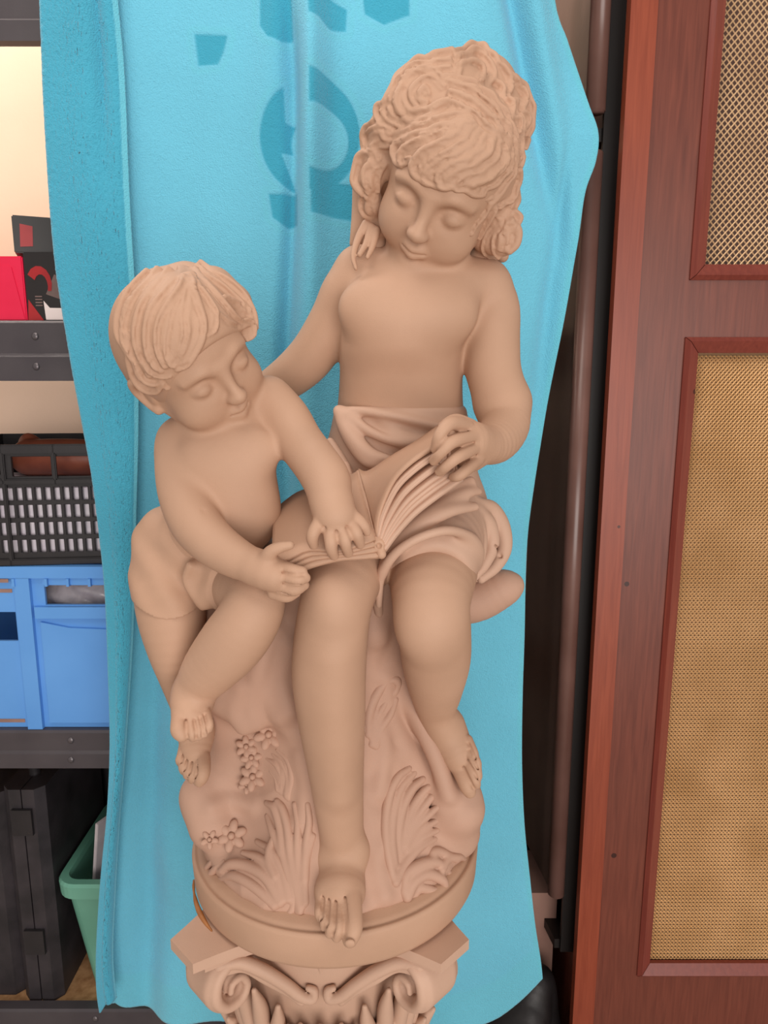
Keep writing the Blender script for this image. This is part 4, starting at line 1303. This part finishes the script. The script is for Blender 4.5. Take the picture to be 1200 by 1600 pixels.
def quad_on(name, corners, mat, parent, push=(0, 0, 0), th=.0006):
    """thin printed patch with its own thickness"""
    C4 = np.array(corners, float); n = np.cross(C4[1] - C4[0], C4[-1] - C4[0]); n /= np.linalg.norm(n)
    V = np.vstack([C4 + n * th, C4]); k = len(C4)
    F = [tuple(range(k)), tuple(range(2 * k - 1, k - 1, -1))] + [(i, k + i, k + (i + 1) % k, (i + 1) % k) for i in range(k)]
    return mesh_obj(name, V, F, mat, parent)


RED = noise_mat('glossy_red_card', lin(222, 22, 66), lin(236, 34, 78), 10, .35, 0, 1, .5)
BLKCARD = noise_mat('black_card', lin(24, 20, 20), lin(36, 30, 30), 10, .4, 0, 1, .5)
DREDCARD = noise_mat('dark_red_print', lin(150, 26, 30), lin(176, 36, 40), 20, .4)
GREYPRINT = noise_mat('grey_print', lin(104, 84, 80), lin(124, 100, 94), 30, .5)
WHITECARD = noise_mat('white_card', lin(225, 208, 205), lin(240, 224, 220), 10, .6)
ZS = 1.600
t = empty('red_carton', (-.69, 1.30, ZS), 'bright red carton end at the left edge of the middle shelf', 'box')
rbox('carton_body', (-.6905, 1.36, ZS), (.135, .16, .108), 0, RED, t)
quad_on('flap', [(-.755, 1.2795, ZS + .002), (-.626, 1.2795, ZS + .002), (-.642, 1.2795, ZS + .090), (-.755, 1.2795, ZS + .098)], RED, t, th=.0012)
OX = .0585
t = empty('tool_carton', (-.53, 1.36, ZS), 'black tool carton with a red and grey tool picture, right of the red carton', 'box')
rbox('carton_body', (-.5265, 1.38, ZS), (.19, .20, .115), 0, BLKCARD, t)
fy = 1.2798
arc = [(OX - .655 + .022 * math.cos(a), fy, ZS + .062 + .030 * math.sin(a)) for a in np.linspace(2.6, -.4, 8)]
arc_in = [(OX - .652 + .012 * math.cos(a), fy, ZS + .058 + .020 * math.sin(a)) for a in np.linspace(-.4, 2.6, 8)]
mesh_obj('red_picture', [(p[0], fy - .0005, p[2]) for p in arc + arc_in[::-1]], [(i, i + 1, 9 + i, 8 + i) for i in range(7)], DREDCARD, t)
quad_on('grey_picture', [(OX - .645, fy, ZS + .045), (OX - .628, fy, ZS + .078), (OX - .585, fy, ZS + .050), (OX - .575, fy, ZS + .020)], GREYPRINT, t)
quad_on('white_corner', [(OX - .648, fy, ZS + .002), (OX - .52, fy, ZS + .002), (OX - .52, fy, ZS + .020), (OX - .640, fy, ZS + .022), (OX - .650, fy, ZS + .034)], WHITECARD, t)
quad_on('red_corner', [(OX - .679, fy, ZS + .001), (OX - .652, fy, ZS + .001), (OX - .676, fy, ZS + .036)], DREDCARD, t)
for k in range(4):
    quad_on('small_print', [(OX - .664, fy, ZS + .040 - .005 * k), (OX - .652, fy, ZS + .040 - .005 * k), (OX - .652, fy, ZS + .042 - .005 * k), (OX - .664, fy, ZS + .042 - .005 * k)], GREYPRINT, t)
t = empty('black_carton', (-.57, 1.36, ZS + .1155), 'long black carton lying slanted on top of the red carton and the tool carton', 'box')
bc = rbox('carton_body', (-.53, 1.42, ZS + .1155), (.30, .16, .062), 0.38, BLKCARD, t)
Mx = Matrix.Translation((-.53, 1.42, ZS + .1155)) @ Matrix.Rotation(.38, 4, 'Z')
for k in range(5):
    quad_on('small_print', [Mx @ Vector(p) for p in ((-.06, -.0805, .012 + .008 * k), (.09 - .015 * k, -.0805, .012 + .008 * k), (.09 - .015 * k, -.0805, .0145 + .008 * k), (-.06, -.0805, .0145 + .008 * k))], GREYPRINT, t)
quad_on('red_window', [Mx @ Vector(p) for p in ((-.140, -.0805, .010), (-.120, -.0805, .012), (-.118, -.0805, .045), (-.138, -.0805, .048))], DREDCARD, t)

# ---- third shelf: blue crate with a black folding crate on top
BLUE = noise_mat('blue_plastic', lin(92, 154, 224), lin(102, 164, 232), 6, .45, .04, 200, .5)
FILM = noise_mat('crumpled_grey_film', lin(150, 140, 146), lin(190, 182, 186), 25, .25, .6, 60, .6)
STICK = noise_mat('brown_sticker', lin(140, 110, 100), lin(165, 130, 118), 20, .6)
Z3 = .8395
t = empty('blue_crate', (-.72, 1.42, Z3), 'blue plastic crate with hand holes on the third shelf, under the black crate', 'crate')
cx0, cx1, cy0, cy1, ch = -1.03, -.455, 1.262, 1.62, .322


def front_wall(bm, holes, x0, x1, z0, z1, y0, y1):
    """wall slab with rectangular holes (grid split, so the openings are real)"""
    xs = sorted({x0, x1, *[h[0] for h in holes], *[h[1] for h in holes]}); zs = sorted({z0, z1, *[h[2] for h in holes], *[h[3] for h in holes]})
    nx, nz = len(xs) - 1, len(zs) - 1
    solid = [[not any(h[0] < (xs[i] + xs[i + 1]) / 2 < h[1] and h[2] < (zs[j] + zs[j + 1]) / 2 < h[3] for h in holes) for j in range(nz)] for i in range(nx)]
    vv = {}
    def P(i, j, k):
        if (i, j, k) not in vv: vv[i, j, k] = bm.verts.new((xs[i], (y0, y1)[k], zs[j]))
        return vv[i, j, k]
    S = lambda i, j: 0 <= i < nx and 0 <= j < nz and solid[i][j]
    for i in range(nx):
        for j in range(nz):
            if not S(i, j): continue
            bm.faces.new((P(i, j, 0), P(i + 1, j, 0), P(i + 1, j + 1, 0), P(i, j + 1, 0)))
            bm.faces.new((P(i, j + 1, 1), P(i + 1, j + 1, 1), P(i + 1, j, 1), P(i, j, 1)))
            if not S(i - 1, j): bm.faces.new((P(i, j, 0), P(i, j + 1, 0), P(i, j + 1, 1), P(i, j, 1)))
            if not S(i + 1, j): bm.faces.new((P(i + 1, j, 1), P(i + 1, j + 1, 1), P(i + 1, j + 1, 0), P(i + 1, j, 0)))
            if not S(i, j - 1): bm.faces.new((P(i, j, 1), P(i + 1, j, 1), P(i + 1, j, 0), P(i, j, 0)))
            if not S(i, j + 1): bm.faces.new((P(i, j + 1, 0), P(i + 1, j + 1, 0), P(i + 1, j + 1, 1), P(i, j + 1, 1)))


bm = bmesh.new()
front_wall(bm, [(-.632, -.478, Z3 + .246, Z3 + .284), (-.745, -.690, Z3 + .175, Z3 + .232)], cx0, cx1, Z3, Z3 + ch, cy0 + .010, cy0 + .016)
bm_obj('front_wall', bm, BLUE, t, .003)
bm = bmesh.new()
add_box(bm, (cx0, cy0 + .0165, Z3), (cx0 + .006, cy1, Z3 + ch)); add_box(bm, (cx1 - .006, cy0 + .0165, Z3), (cx1, cy1, Z3 + ch)); add_box(bm, (cx0 + .0065, cy1 - .006, Z3), (cx1 - .0065, cy1, Z3 + ch)); add_box(bm, (cx0 + .0065, cy0 + .0165, Z3), (cx1 - .0065, cy1 - .0065, Z3 + .006))
bm_obj('tub', bm, BLUE, t)
for (x0, x1, z0, z1, y0) in ((cx0, cx1, .300, .322, 0.0), (-.683, -.655, 0, .2995, .0), (-.632, -.470, .2865, .2995, .004), (-.650, -.455, .222, .244, .001)):
    box_obj('rim' if z0 > .29 else 'rib', (x0, cy0 + y0, Z3 + z0), (x1, cy0 + .0095, Z3 + z1), BLUE, t, .003)
for x in (-.685, -.625, -.585, -.545, -.510, -.476, -.74, -.80):
    box_obj('rib', (x, cy0 - .003, Z3 + .285), (x + .005, cy0 + .0095, Z3 + .2995), BLUE, t, .001)
bm = bmesh.new()
add_prism(bm, [(-.642, Z3 + .012), (-.462, Z3 + .012), (-.462, Z3 + .205), (-.52, Z3 + .200), (-.59, Z3 + .203), (-.642, Z3 + .214)], 'y', cy0 + .0035, cy0 + .0095)
bm_obj('raised_panel', bm, BLUE, t, .004)
for z in (.010, .292, .270):
    tag(quad_on('sticker', [(-.760, cy0 + (.0095 if z < .28 else -.0002), Z3 + z), (-.692, cy0 + (.0095 if z < .28 else -.0002), Z3 + z), (-.692, cy0 + (.0095 if z < .28 else -.0002), Z3 + z + .007), (-.760, cy0 + (.0095 if z < .28 else -.0002), Z3 + z + .007)], STICK, t), 'narrow brown sticker')
fm = Vol((-.70, 1.285, Z3 + .20), (-.47, 1.42, Z3 + .31), .003)
fm.loft([(Z3 + .19, -.585, 1.35, .10, .05), (Z3 + .25, -.585, 1.35, .09, .048), (Z3 + .29, -.58, 1.35, .07, .035)], 0, 2.2, .02, lambda X, Y, Z: .006 * hnoise(X, Y, Z, 120, 9))
fmo = fm.mesh('plastic_bag', FILM)
tag(fmo, 'crumpled grey plastic film showing in the hand hole of the blue crate', 'bag')

t = empty('black_crate', (-.62, 1.40, Z3 + ch + .001), 'black folding crate with slotted sides stacked on the blue crate', 'crate')
kz = Z3 + ch + .0012
th = math.radians(0)
K = lambda x, z: (x, z)
bm = bmesh.new()
holes = []
for r_ in range(4):
    for c_ in range(13):
        x = -.735 + c_ * .0165
        holes.append((x, x + .0105, .022 + r_ * .0325, .022 + r_ * .0325 + .0245))
for c_ in range(4):
    holes.append((-.742 + c_ * .0155, -.742 + c_ * .0155 + .009, .168, .196))
holes += [(-.672, -.604, .164, .200), (-.596, -.528, .164, .200)]
front_wall(bm, holes, -.80, -.50, 0, .222, 1.275, 1.283)
bmesh.ops.transform(bm, matrix=Matrix.Translation((-.65, 1.28, kz)) @ Matrix.Rotation(.10, 4, 'Z') @ Matrix.Translation((.65, -1.28, 0)), verts=bm.verts)
bm_obj('slotted_side', bm, BLACKP, t, .0008, False, 1)
for (x0, x1, z0, z1) in ((-.80, -.50, .205, .222), (-.80, -.50, .150, .160), (-.80, -.50, 0, .012), (-.690, -.682, 0, .222), (-.600, -.593, .15, .222)):
    bm = bmesh.new(); add_box(bm, (x0, 1.268, z0), (x1, 1.2745, z1))
    bmesh.ops.transform(bm, matrix=Matrix.Translation((-.65, 1.28, kz)) @ Matrix.Rotation(.10, 4, 'Z') @ Matrix.Translation((.65, -1.28, 0)), verts=bm.verts)
    bm_obj('rail', bm, BLACKP, t, .002)
bm = bmesh.new()
add_box(bm, (-.80, 1.2835, 0), (-.794, 1.55, .222)); add_box(bm, (-.506, 1.2835, 0), (-.50, 1.55, .222)); add_box(bm, (-.7935, 1.544, 0), (-.5065, 1.55, .222)); add_box(bm, (-.7935, 1.2835, 0), (-.5065, 1.5435, .005))
bmesh.ops.transform(bm, matrix=Matrix.Translation((-.65, 1.28, kz)) @ Matrix.Rotation(.10, 4, 'Z') @ Matrix.Translation((.65, -1.28, 0)), verts=bm.verts)
bm_obj('tub', bm, BLACKP, t)
PALEBAG = noise_mat('white_plastic', lin(240, 230, 244), lin(252, 246, 254), 30, .4, .3, 80)
o = rbox('white_packet', (-.64, 1.378, kz + .006), (.24, .17, .144), .10, PALEBAG, None, .01)
tag(o, 'white packet filling the black crate, seen through its slots', 'packet')
BRN = noise_mat('brown_leather', lin(120, 62, 48), lin(150, 84, 62), 20, .4, .3, 60)
cm = Vol((-.78, 1.30, kz + .140), (-.48, 1.50, kz + .30), .003)
cm.tube([(-.70, 1.40, kz + .185), (-.62, 1.39, kz + .187), (-.54, 1.40, kz + .184)], [.036, .036, .034])
cm.tube([(-.735, 1.43, kz + .19), (-.71, 1.42, kz + .222), (-.67, 1.42, kz + .19)], [.010, .010, .010], .01)
tag(cm.mesh('leather_roll', BRN), 'brown leather roll lying in the top of the black crate', 'roll')

# ---- bottom shelf: black cases, green bin, papers
Z4 = .2078
CASE = noise_mat('scuffed_black_case', lin(34, 31, 34), lin(58, 52, 56), 16, .5, .15, 160, .5)


def hard_case(x0, x1, y0, h_, label):
    t = empty('hard_case', ((x0 + x1) / 2, y0 + .2, Z4), label, 'case')
    for s, (a, b_) in enumerate(((x0, (x0 + x1) / 2 - .0012), ((x0 + x1) / 2 + .0012, x1))):
        bm = bmesh.new()
        m_ = .016
        poly = [(a, Z4), (b_, Z4), (b_, Z4 + h_), (a, Z4 + h_)]
        y = y0
        A0 = [(a, y + m_), (b_, y + m_)]
        # shell with chamfered front corner
        if s: prof = [(a, y), (b_ - m_, y), (b_, y + m_), (b_, y + .28), (a, y + .28)]
        else: prof = [(a + m_, y), (b_, y), (b_, y + .28), (a, y + .28), (a, y + m_)]
        add_prism(bm, prof, 'z', Z4 + .0005, Z4 + h_)
        bm_obj('shell', bm, CASE, t, .003)
    xm = (x0 + x1) / 2
    for zz in (Z4 + h_ * .86, Z4 + h_ * .30):
        box_obj('latch', (xm - .020, y0 - .008, zz - .028), (xm + .020, y0 - .0003, zz + .028), BLACKP, t, .004)
    V = Vol((xm - .04, y0 + .04, Z4 + h_ - .02), (xm + .04, y0 + .30, Z4 + h_ + .08), .003)
    V.tube([(xm, y0 + .06, Z4 + h_ + .002), (xm, y0 + .065, Z4 + h_ + .035), (xm, y0 + .13, Z4 + h_ + .042), (xm, y0 + .195, Z4 + h_ + .035), (xm, y0 + .20, Z4 + h_ + .002)], [.011, .011, .012, .011, .011])
    V.mesh('handle', BLACKP, t)


hard_case(-.764, -.681, 1.285, .49, 'scuffed black hard case standing on edge beside the green bin')
hard_case(-.90, -.770, 1.30, .47, 'black hard case at the left edge behind the scuffed case, bottom shelf')
box_lbl = rbox('shade_panel', (-.62, 1.645, Z4), (.70, .09, .50), 0, BLACKP, None, .006)  # dark slab added to stand in for the shade behind the cases
tag(box_lbl, 'flat black panel added for the shade at the back of the bottom shelf', 'panel')
GREEN = noise_mat('green_plastic', lin(100, 160, 138), lin(112, 172, 150), 8, .45, .03, 200, .5)
t = empty('green_bin', (-.56, 1.42, Z4), 'green plastic bin holding papers on the bottom shelf', 'bin')


def bin_shell(x0, x1, y0, y1, z0, z1, tap, th_, mat, parent):
    """open tapered tub with rounded corners and a turned-out rim"""
    def ring(ax0, ax1, ay0, ay1, z, r):
        P_ = []
        for (cx_, cy_, a0) in ((ax1 - r, ay1 - r, 0), (ax0 + r, ay1 - r, 90), (ax0 + r, ay0 + r, 180), (ax1 - r, ay0 + r, 270)):
            for k in range(7):
                a_ = math.radians(a0 + 15 * k); P_.append((cx_ + r * math.cos(a_), cy_ + r * math.sin(a_), z))
        return P_
    rings = [ring(x0 + tap, x1 - tap, y0 + tap, y1 - tap, z0, .025), ring(x0, x1, y0, y1, z1 - .035, .03), ring(x0 - .014, x1 + .014, y0 - .014, y1 + .014, z1 - .033, .042), ring(x0 - .016, x1 + .016, y0 - .016, y1 + .016, z1 - .006, .044),
             ring(x0 - .012, x1 + .012, y0 - .012, y1 + .012, z1, .040), ring(x0 + .003, x1 - .003, y0 + .003, y1 - .003, z1, .028), ring(x0 + .006, x1 - .006, y0 + .006, y1 - .006, z1 - .01, .027), ring(x0 + tap + .004, x1 - tap - .004, y0 + tap + .004, y1 - tap - .004, z0 + .004, .022)]
    n = len(rings[0]); V_ = [p for r in rings for p in r]; F_ = []
    for i in range(len(rings) - 1):
        for j in range(n): F_.append((i * n + j, i * n + (j + 1) % n, (i + 1) * n + (j + 1) % n, (i + 1) * n + j))
    F_.append(tuple(range(n))[::-1]); F_.append(tuple((len(rings) - 1) * n + j for j in range(n)))
    return mesh_obj('tub', V_, F_, mat, parent, False)


bin_shell(-.660, -.425, 1.292, 1.57, Z4 + .0005, Z4 + .282, .028, .004, GREEN, t)
PAPER = noise_mat('white_paper', lin(196, 186, 190), lin(220, 210, 212), 20, .7)
PAPERB = noise_mat('pale_blue_print', lin(130, 140, 160), lin(160, 166, 182), 20, .6)
YEL = noise_mat('yellow_print', lin(200, 165, 70), lin(215, 180, 80), 20, .6)
for k in range(2):
    bm = bmesh.new(); add_box(bm, (-.0045, -.12, 0), (.0035, .10, .27 - .015 * k))
    Mp = Matrix.Translation((-.585 + .040 * k, 1.452, Z4 + .12 + .02 * k)) @ Matrix.Rotation(-.42, 4, 'Z') @ Matrix.Rotation(.16, 4, 'Y')
    bmesh.ops.transform(bm, matrix=Mp, verts=bm.verts)
    t = bm_obj('magazine', bm, PAPER if k != 1 else PAPERB, None, .001)
    tag(t, ('white magazine leaning at the left in the green bin', 'pale blue magazine nearest the towel in the green bin')[k], 'magazine', 'magazines in the green bin')
dk = box_obj('folder', (-.612, 1.322, Z4 + .012), (-.475, 1.334, Z4 + .20), BLACKP, None, .003)
tag(dk, 'dark folder standing in front of the papers in the green bin', 'folder')

# ================================================================== WOODEN CABINET (right)
def wood_mat(name, c1, c2, c3):
    m, nt, b = new_mat(name)
    tc = nt.nodes.new('ShaderNodeTexCoord'); mp = nt.nodes.new('ShaderNodeMapping'); mp.inputs['Scale'].default_value = (40, 40, 2.2)
    nt.links.new(tc.outputs['Object'], mp.inputs['Vector'])
    n = nt.nodes.new('ShaderNodeTexNoise'); n.inputs['Scale'].default_value = 4; n.inputs['Detail'].default_value = 8; n.inputs['Distortion'].default_value = .6
    nt.links.new(mp.outputs['Vector'], n.inputs['Vector'])
    r = nt.nodes.new('ShaderNodeValToRGB'); r.color_ramp.elements[0].position = .25; r.color_ramp.elements[1].position = .75
    r.color_ramp.elements[0].color = (*c1, 1); r.color_ramp.elements[1].color = (*c2, 1)
    nt.links.new(n.outputs['Fac'], r.inputs['Fac'])
    n2 = nt.nodes.new('ShaderNodeTexNoise'); n2.inputs['Scale'].default_value = 3; n2.inputs['Detail'].default_value = 3
    nt.links.new(tc.outputs['Object'], n2.inputs['Vector'])
    mx = nt.nodes.new('ShaderNodeMix'); mx.data_type = 'RGBA'; mx.inputs['B'].default_value = (*c3, 1)
    mrr = nt.nodes.new('ShaderNodeMapRange'); mrr.inputs['From Min'].default_value = .42; mrr.inputs['From Max'].default_value = .75; mrr.inputs['To Max'].default_value = .55
    nt.links.new(n2.outputs['Fac'], mrr.inputs['Value']); nt.links.new(mrr.outputs['Result'], mx.inputs['Factor']); nt.links.new(r.outputs['Color'], mx.inputs['A'])
    v_ = nt.nodes.new('ShaderNodeTexVoronoi'); v_.inputs['Scale'].default_value = 11
    nt.links.new(tc.outputs['Object'], v_.inputs['Vector'])
    lt = nt.nodes.new('ShaderNodeMath'); lt.operation = 'LESS_THAN'; lt.inputs[1].default_value = .055
    nt.links.new(v_.outputs['Distance'], lt.inputs[0])
    m2 = nt.nodes.new('ShaderNodeMix'); m2.data_type = 'RGBA'; m2.inputs['B'].default_value = (*[q * .35 for q in c1], 1)
    nt.links.new(lt.outputs['Value'], m2.inputs['Factor']); nt.links.new(mx.outputs['Result'], m2.inputs['A'])
    nt.links.new(m2.outputs['Result'], b.inputs['Base Color'])
    b.inputs['Roughness'].default_value = .42; b.inputs['Specular IOR Level'].default_value = .45
    bp = nt.nodes.new('ShaderNodeBump'); bp.inputs['Strength'].default_value = .12; bp.inputs['Distance'].default_value = .001
    nt.links.new(n.outputs['Fac'], bp.inputs['Height']); nt.links.new(bp.outputs['Normal'], b.inputs['Normal'])
    return m


WOOD = wood_mat('red_brown_veneer', lin(94, 43, 31), lin(122, 62, 46), lin(106, 56, 42))
BATTEN = wood_mat('orange_pine', lin(128, 54, 31), lin(150, 70, 44), lin(118, 52, 38))
MOULD = wood_mat('mahogany_moulding', lin(112, 46, 36), lin(134, 62, 48), lin(116, 56, 48))
cab = empty('wooden_cabinet', (.66, 1.3, 0), 'red-brown wooden cabinet with two gold mesh panels, right of the towel', 'cabinet')
CF = 1.15
WX0, WX1 = .398, 1.00
GX0, GX1 = .472, .90
UZ0, UZ1, LZ0, LZ1 = 1.649, 2.26, .398, 1.567
bm = bmesh.new(); front_wall(bm, [(GX0 + .002, GX1 - .002, UZ0 + .002, UZ1 - .002), (GX0 + .002, GX1 - .002, LZ0 + .002, LZ1 - .002)], WX0, WX1, .0, 2.34, CF, CF + .020)
bm_obj('front_board', bm, WOOD, cab)
box_obj('batten', (.358, CF - .004, 0), (.3975, CF + .016, 2.34), BATTEN, cab, .0015)
bm = bmesh.new()
add_box(bm, (.372, CF + .0165, 0), (.388, 1.70, 2.34)); add_box(bm, (WX1 - .016, CF + .0205, 0), (WX1, 1.70, 2.34)); add_box(bm, (.3885, 1.69, 0), (WX1 - .0165, 1.70, 2.34)); add_box(bm, (.3885, CF + .0205, 2.322), (WX1 - .0165, 1.6895, 2.34)); add_box(bm, (.3885, CF + .0205, 0), (WX1 - .0165, 1.6895, .02))
bm_obj('carcass', bm, WOOD, cab)


def mould_frame(x0, x1, z0, z1, w):
    """four mitred mouldings round an opening, each a piece of its own"""
    y0 = CF - .009; y1 = CF + .010
    def piece(o, i):     # outer edge points, inner edge points
        V_ = [(o[0][0], CF - .003, o[0][1]), (o[1][0], CF - .003, o[1][1]), (i[1][0], CF + .002, i[1][1]), (i[0][0], CF + .002, i[0][1])]
        mo = [(o[k][0] * .72 + i[k][0] * .28, o[k][1] * .72 + i[k][1] * .28) for k in (0, 1)]
        V_ += [(mo[0][0], y0, mo[0][1]), (mo[1][0], y0, mo[1][1])]
        V_ += [(p[0], y1, p[2]) for p in V_[:4]]
        F_ = [(0, 1, 5, 4), (4, 5, 2, 3), (0, 6, 7, 1), (3, 2, 8, 9), (6, 9, 8, 7), (0, 4, 3, 9, 6), (1, 7, 8, 2, 5)]
        oo = mesh_obj('moulding', V_, F_, MOULD, cab)
        bmm = bmesh.new(); bmm.from_mesh(oo.data); bmesh.ops.recalc_face_normals(bmm, faces=bmm.faces); bmm.to_mesh(oo.data); bmm.free()
    g = .0006
    O = [(x0 + .002, z0 + .002), (x1 - .002, z0 + .002), (x1 - .002, z1 - .002), (x0 + .002, z1 - .002)]
    I = [(x0 + w, z0 + w), (x1 - w, z0 + w), (x1 - w, z1 - w), (x0 + w, z1 - w)]
    for k in range(4):
        a, b_ = k, (k + 1) % 4
        ox, oz = (g, 0) if k % 2 == 0 else (0, g)
        sx = 1 if O[b_][0] > O[a][0] else -1; sz = 1 if O[b_][1] > O[a][1] else -1
        piece([(O[a][0] + ox * sx, O[a][1] + oz * sz), (O[b_][0] - ox * sx, O[b_][1] - oz * sz)], [(I[a][0] + ox * sx, I[a][1] + oz * sz), (I[b_][0] - ox * sx, I[b_][1] - oz * sz)])


mould_frame(GX0, GX1, UZ0, UZ1, .026)
mould_frame(GX0, GX1, LZ0, LZ1, .026)
BRASS = noise_mat('dull_brass', lin(212, 178, 138), lin(228, 196, 156), 14, .42, 0, 1, .5, .55)
GOLD = noise_mat('gold_anodised_metal', lin(206, 166, 116), lin(226, 188, 140), 10, .42, 0, 1, .5, .6)


def lattice(name, x0, x1, z0, z1, pw, phh, sw, y, depth, mat):
    """expanded metal: diamonds of real strands"""
    nx = int((x1 - x0) / pw); nz = int((z1 - z0) / phh)
    P_, Q_ = [], []
    segs = []
    for i in range(nx):
        for j in range(nz):
            cx_ = x0 + i * pw; cz_ = z0 + j * phh
            m_ = (cx_ + pw / 2, cz_ + phh / 2)
            for e in ((cx_, cz_), (cx_ + pw, cz_), (cx_, cz_ + phh), (cx_ + pw, cz_ + phh)):
                segs.append((*e, *m_))
    S = np.array(segs); n = len(S)
    d = S[:, 2:] - S[:, :2]; L_ = np.linalg.norm(d, axis=1, keepdims=True); d = d / L_
    nrm = np.column_stack([-d[:, 1], d[:, 0]]) * sw / 2
    ysl = np.where(d[:, 1] > 0, -depth / 2, depth / 2)          # strands lean, as slit and stretched sheet does
    A = S[:, :2]; B = S[:, 2:]
    def mk(p, o, yy): return np.column_stack([p[:, 0] + o[:, 0], yy, p[:, 1] + o[:, 1]])
    yA = np.full(n, y); yB = y + ysl
    z = np.zeros_like(nrm)
    ring = lambda p, yy: [mk(p, nrm, yy), mk(p, z, yy - sw * .45), mk(p, -nrm, yy), mk(p, z, yy + sw * .45)]
    Vv = np.stack(ring(A, yA) + ring(B, yB), 1).reshape(-1, 3)
    base = (np.arange(n) * 8)[:, None]
    Qq = np.vstack([base + np.array([[k, (k + 1) % 4, 4 + (k + 1) % 4, 4 + k]]) for k in range(4)])
    o_ = quads_obj(name, Vv, Qq, mat, cab, False)
    o_['kind'] = 'stuff'
    return o_


lattice('mesh_panel', GX0 + .024, GX1 - .024, UZ0 + .024, UZ1 - .024, .0098, .0112, .0022, CF + .014, .0014, BRASS)
lattice('mesh_panel', GX0 + .024, GX1 - .024, LZ0 + .024, LZ1 - .024, .0066, .0078, .0029, CF + .014, .0016, GOLD)
BACKU = noise_mat('brown_lining', lin(92, 66, 56), lin(120, 92, 80), 4, .6)
BACKL = noise_mat('tan_cloth_lining', lin(158, 120, 84), lin(180, 140, 102), 6, .7)
tag(box_obj('lining', (GX0 - .02, CF + .060, UZ0 - .02), (GX1 + .02, CF + .066, UZ1 + .02), BACKU, cab), 'brown lining behind the coarse upper mesh')
tag(box_obj('lining', (GX0 - .02, CF + .024, LZ0 - .02), (GX1 + .02, CF + .030, LZ1 + .02), BACKL, cab), 'tan cloth lining behind the fine lower mesh')

# ================================================================== DARK CUPBOARD between the towel and the cabinet
DBROWN = noise_mat('dark_brown_plastic', lin(96, 74, 66), lin(112, 88, 79), 6, .38, .05, 120, .5)
NEARBLACK = noise_mat('black_door', lin(18, 13, 12), lin(26, 19, 18), 6, .5)
TRIMB = noise_mat('brown_round_trim', lin(104, 74, 66), lin(122, 90, 82), 10, .3, 0, 1, .5)
cup = empty('utility_cupboard', (.36, 1.4, .30), 'tall dark brown plastic cupboard behind the towel with rounded corner posts', 'cupboard')
for (z0, z1) in ((.535, 1.850), (1.905, 2.36)):
    bm = bmesh.new(); add_prism(bm, [(.318, 1.212), (.326, 1.214), (.300, 1.43), (.292, 1.43)], 'z', z0, z1)
    bm_obj('side_panel', bm, DBROWN, cup, .002)
    bm = bmesh.new(); bmesh.ops.create_cone(bm, cap_ends=True, segments=28, radius1=.0155, radius2=.0155, depth=z1 - z0, matrix=Matrix.Translation((.3275, 1.196, (z0 + z1) / 2)))
    bm_obj('corner_post', bm, TRIMB, cup, .002, True)
box_obj('door', (.3445, 1.205, .40), (.3695, 1.214, 2.36), NEARBLACK, cup)
box_obj('back_panel', (.2625, 1.64, .02), (.365, 1.66, 2.36), NEARBLACK, cup)
box_obj('base_board', (.3445, 1.2145, .02), (.3695, 1.635, .0395), NEARBLACK, cup)
for z in (.40, 1.87):
    bm = bmesh.new(); add_prism(bm, [(.335, 1.215), (.3695, 1.2145), (.3695, 1.638), (.275, 1.638), (.302, 1.44)], 'z', z, z + .02)
    bm_obj('shelf_board', bm, NEARBLACK, cup)
for x, y in ((.350, 1.215), (.350, 1.60), (.27, 1.62)):
    box_obj('foot', (x, y, 0), (x + .015, y + .015, .0195 if x > .3 else .40), NEARBLACK, cup)
CARD = noise_mat('greyish_cardboard', lin(150, 112, 100), lin(168, 130, 116), 8, .8)
t = empty('cardboard_box', (.32, 1.33, 0), 'small pinkish cardboard box low behind the towel\'s right corner', 'box')
box_obj('box_body', (.299, 1.273, 0), (.348, 1.40, .372), CARD, t, .003)
box_obj('box_lid', (.296, 1.270, .3725), (.351, 1.403, .478), CARD, t, .003)
# black bag below the towel
BAGM = noise_mat('black_nylon', lin(20, 17, 18), lin(34, 30, 31), 10, .5, .1, 200, .5)
bg = Vol((-.36, 1.02, 0), (.40, 1.262, .44), .004)
bg.loft([(.004, .01, 1.140, .32, .095), (.06, .01, 1.140, .335, .102), (.16, .01, 1.140, .325, .098), (.24, .02, 1.145, .30, .085), (.285, .03, 1.15, .26, .055)], 0, 2.8, .03, lambda X, Y, Z: .008 * hnoise(X, Y, Z, 42, 21) + .004 * hnoise(X, Y, Z, 130, 22))
bg.tube([(.20, 1.17, .22), (.265, 1.19, .27), (.305, 1.212, .325), (.318, 1.212, .20)], [.06, .05, .034, .034], .05)
for pts in ([(.05, 1.10, .27), (.12, 1.06, .22), (.16, 1.045, .15), (.17, 1.04, .06)], [(.24, 1.10, .27), (.28, 1.07, .2), (.30, 1.06, .10)], [(-.20, 1.09, .26), (-.22, 1.05, .18), (-.23, 1.045, .06)], [(.22, 1.13, .28), (.27, 1.09, .24), (.31, 1.10, .12)], [(.28, 1.16, .30), (.31, 1.14, .24), (.32, 1.12, .12)]):
    bg.tube(pts, [.010] * len(pts), .015)
bag = empty('black_bag', (0, 1.14, 0), 'black nylon bag lying on the floor under the hanging towel', 'bag')
bg.mesh('bag_body', BAGM, bag)
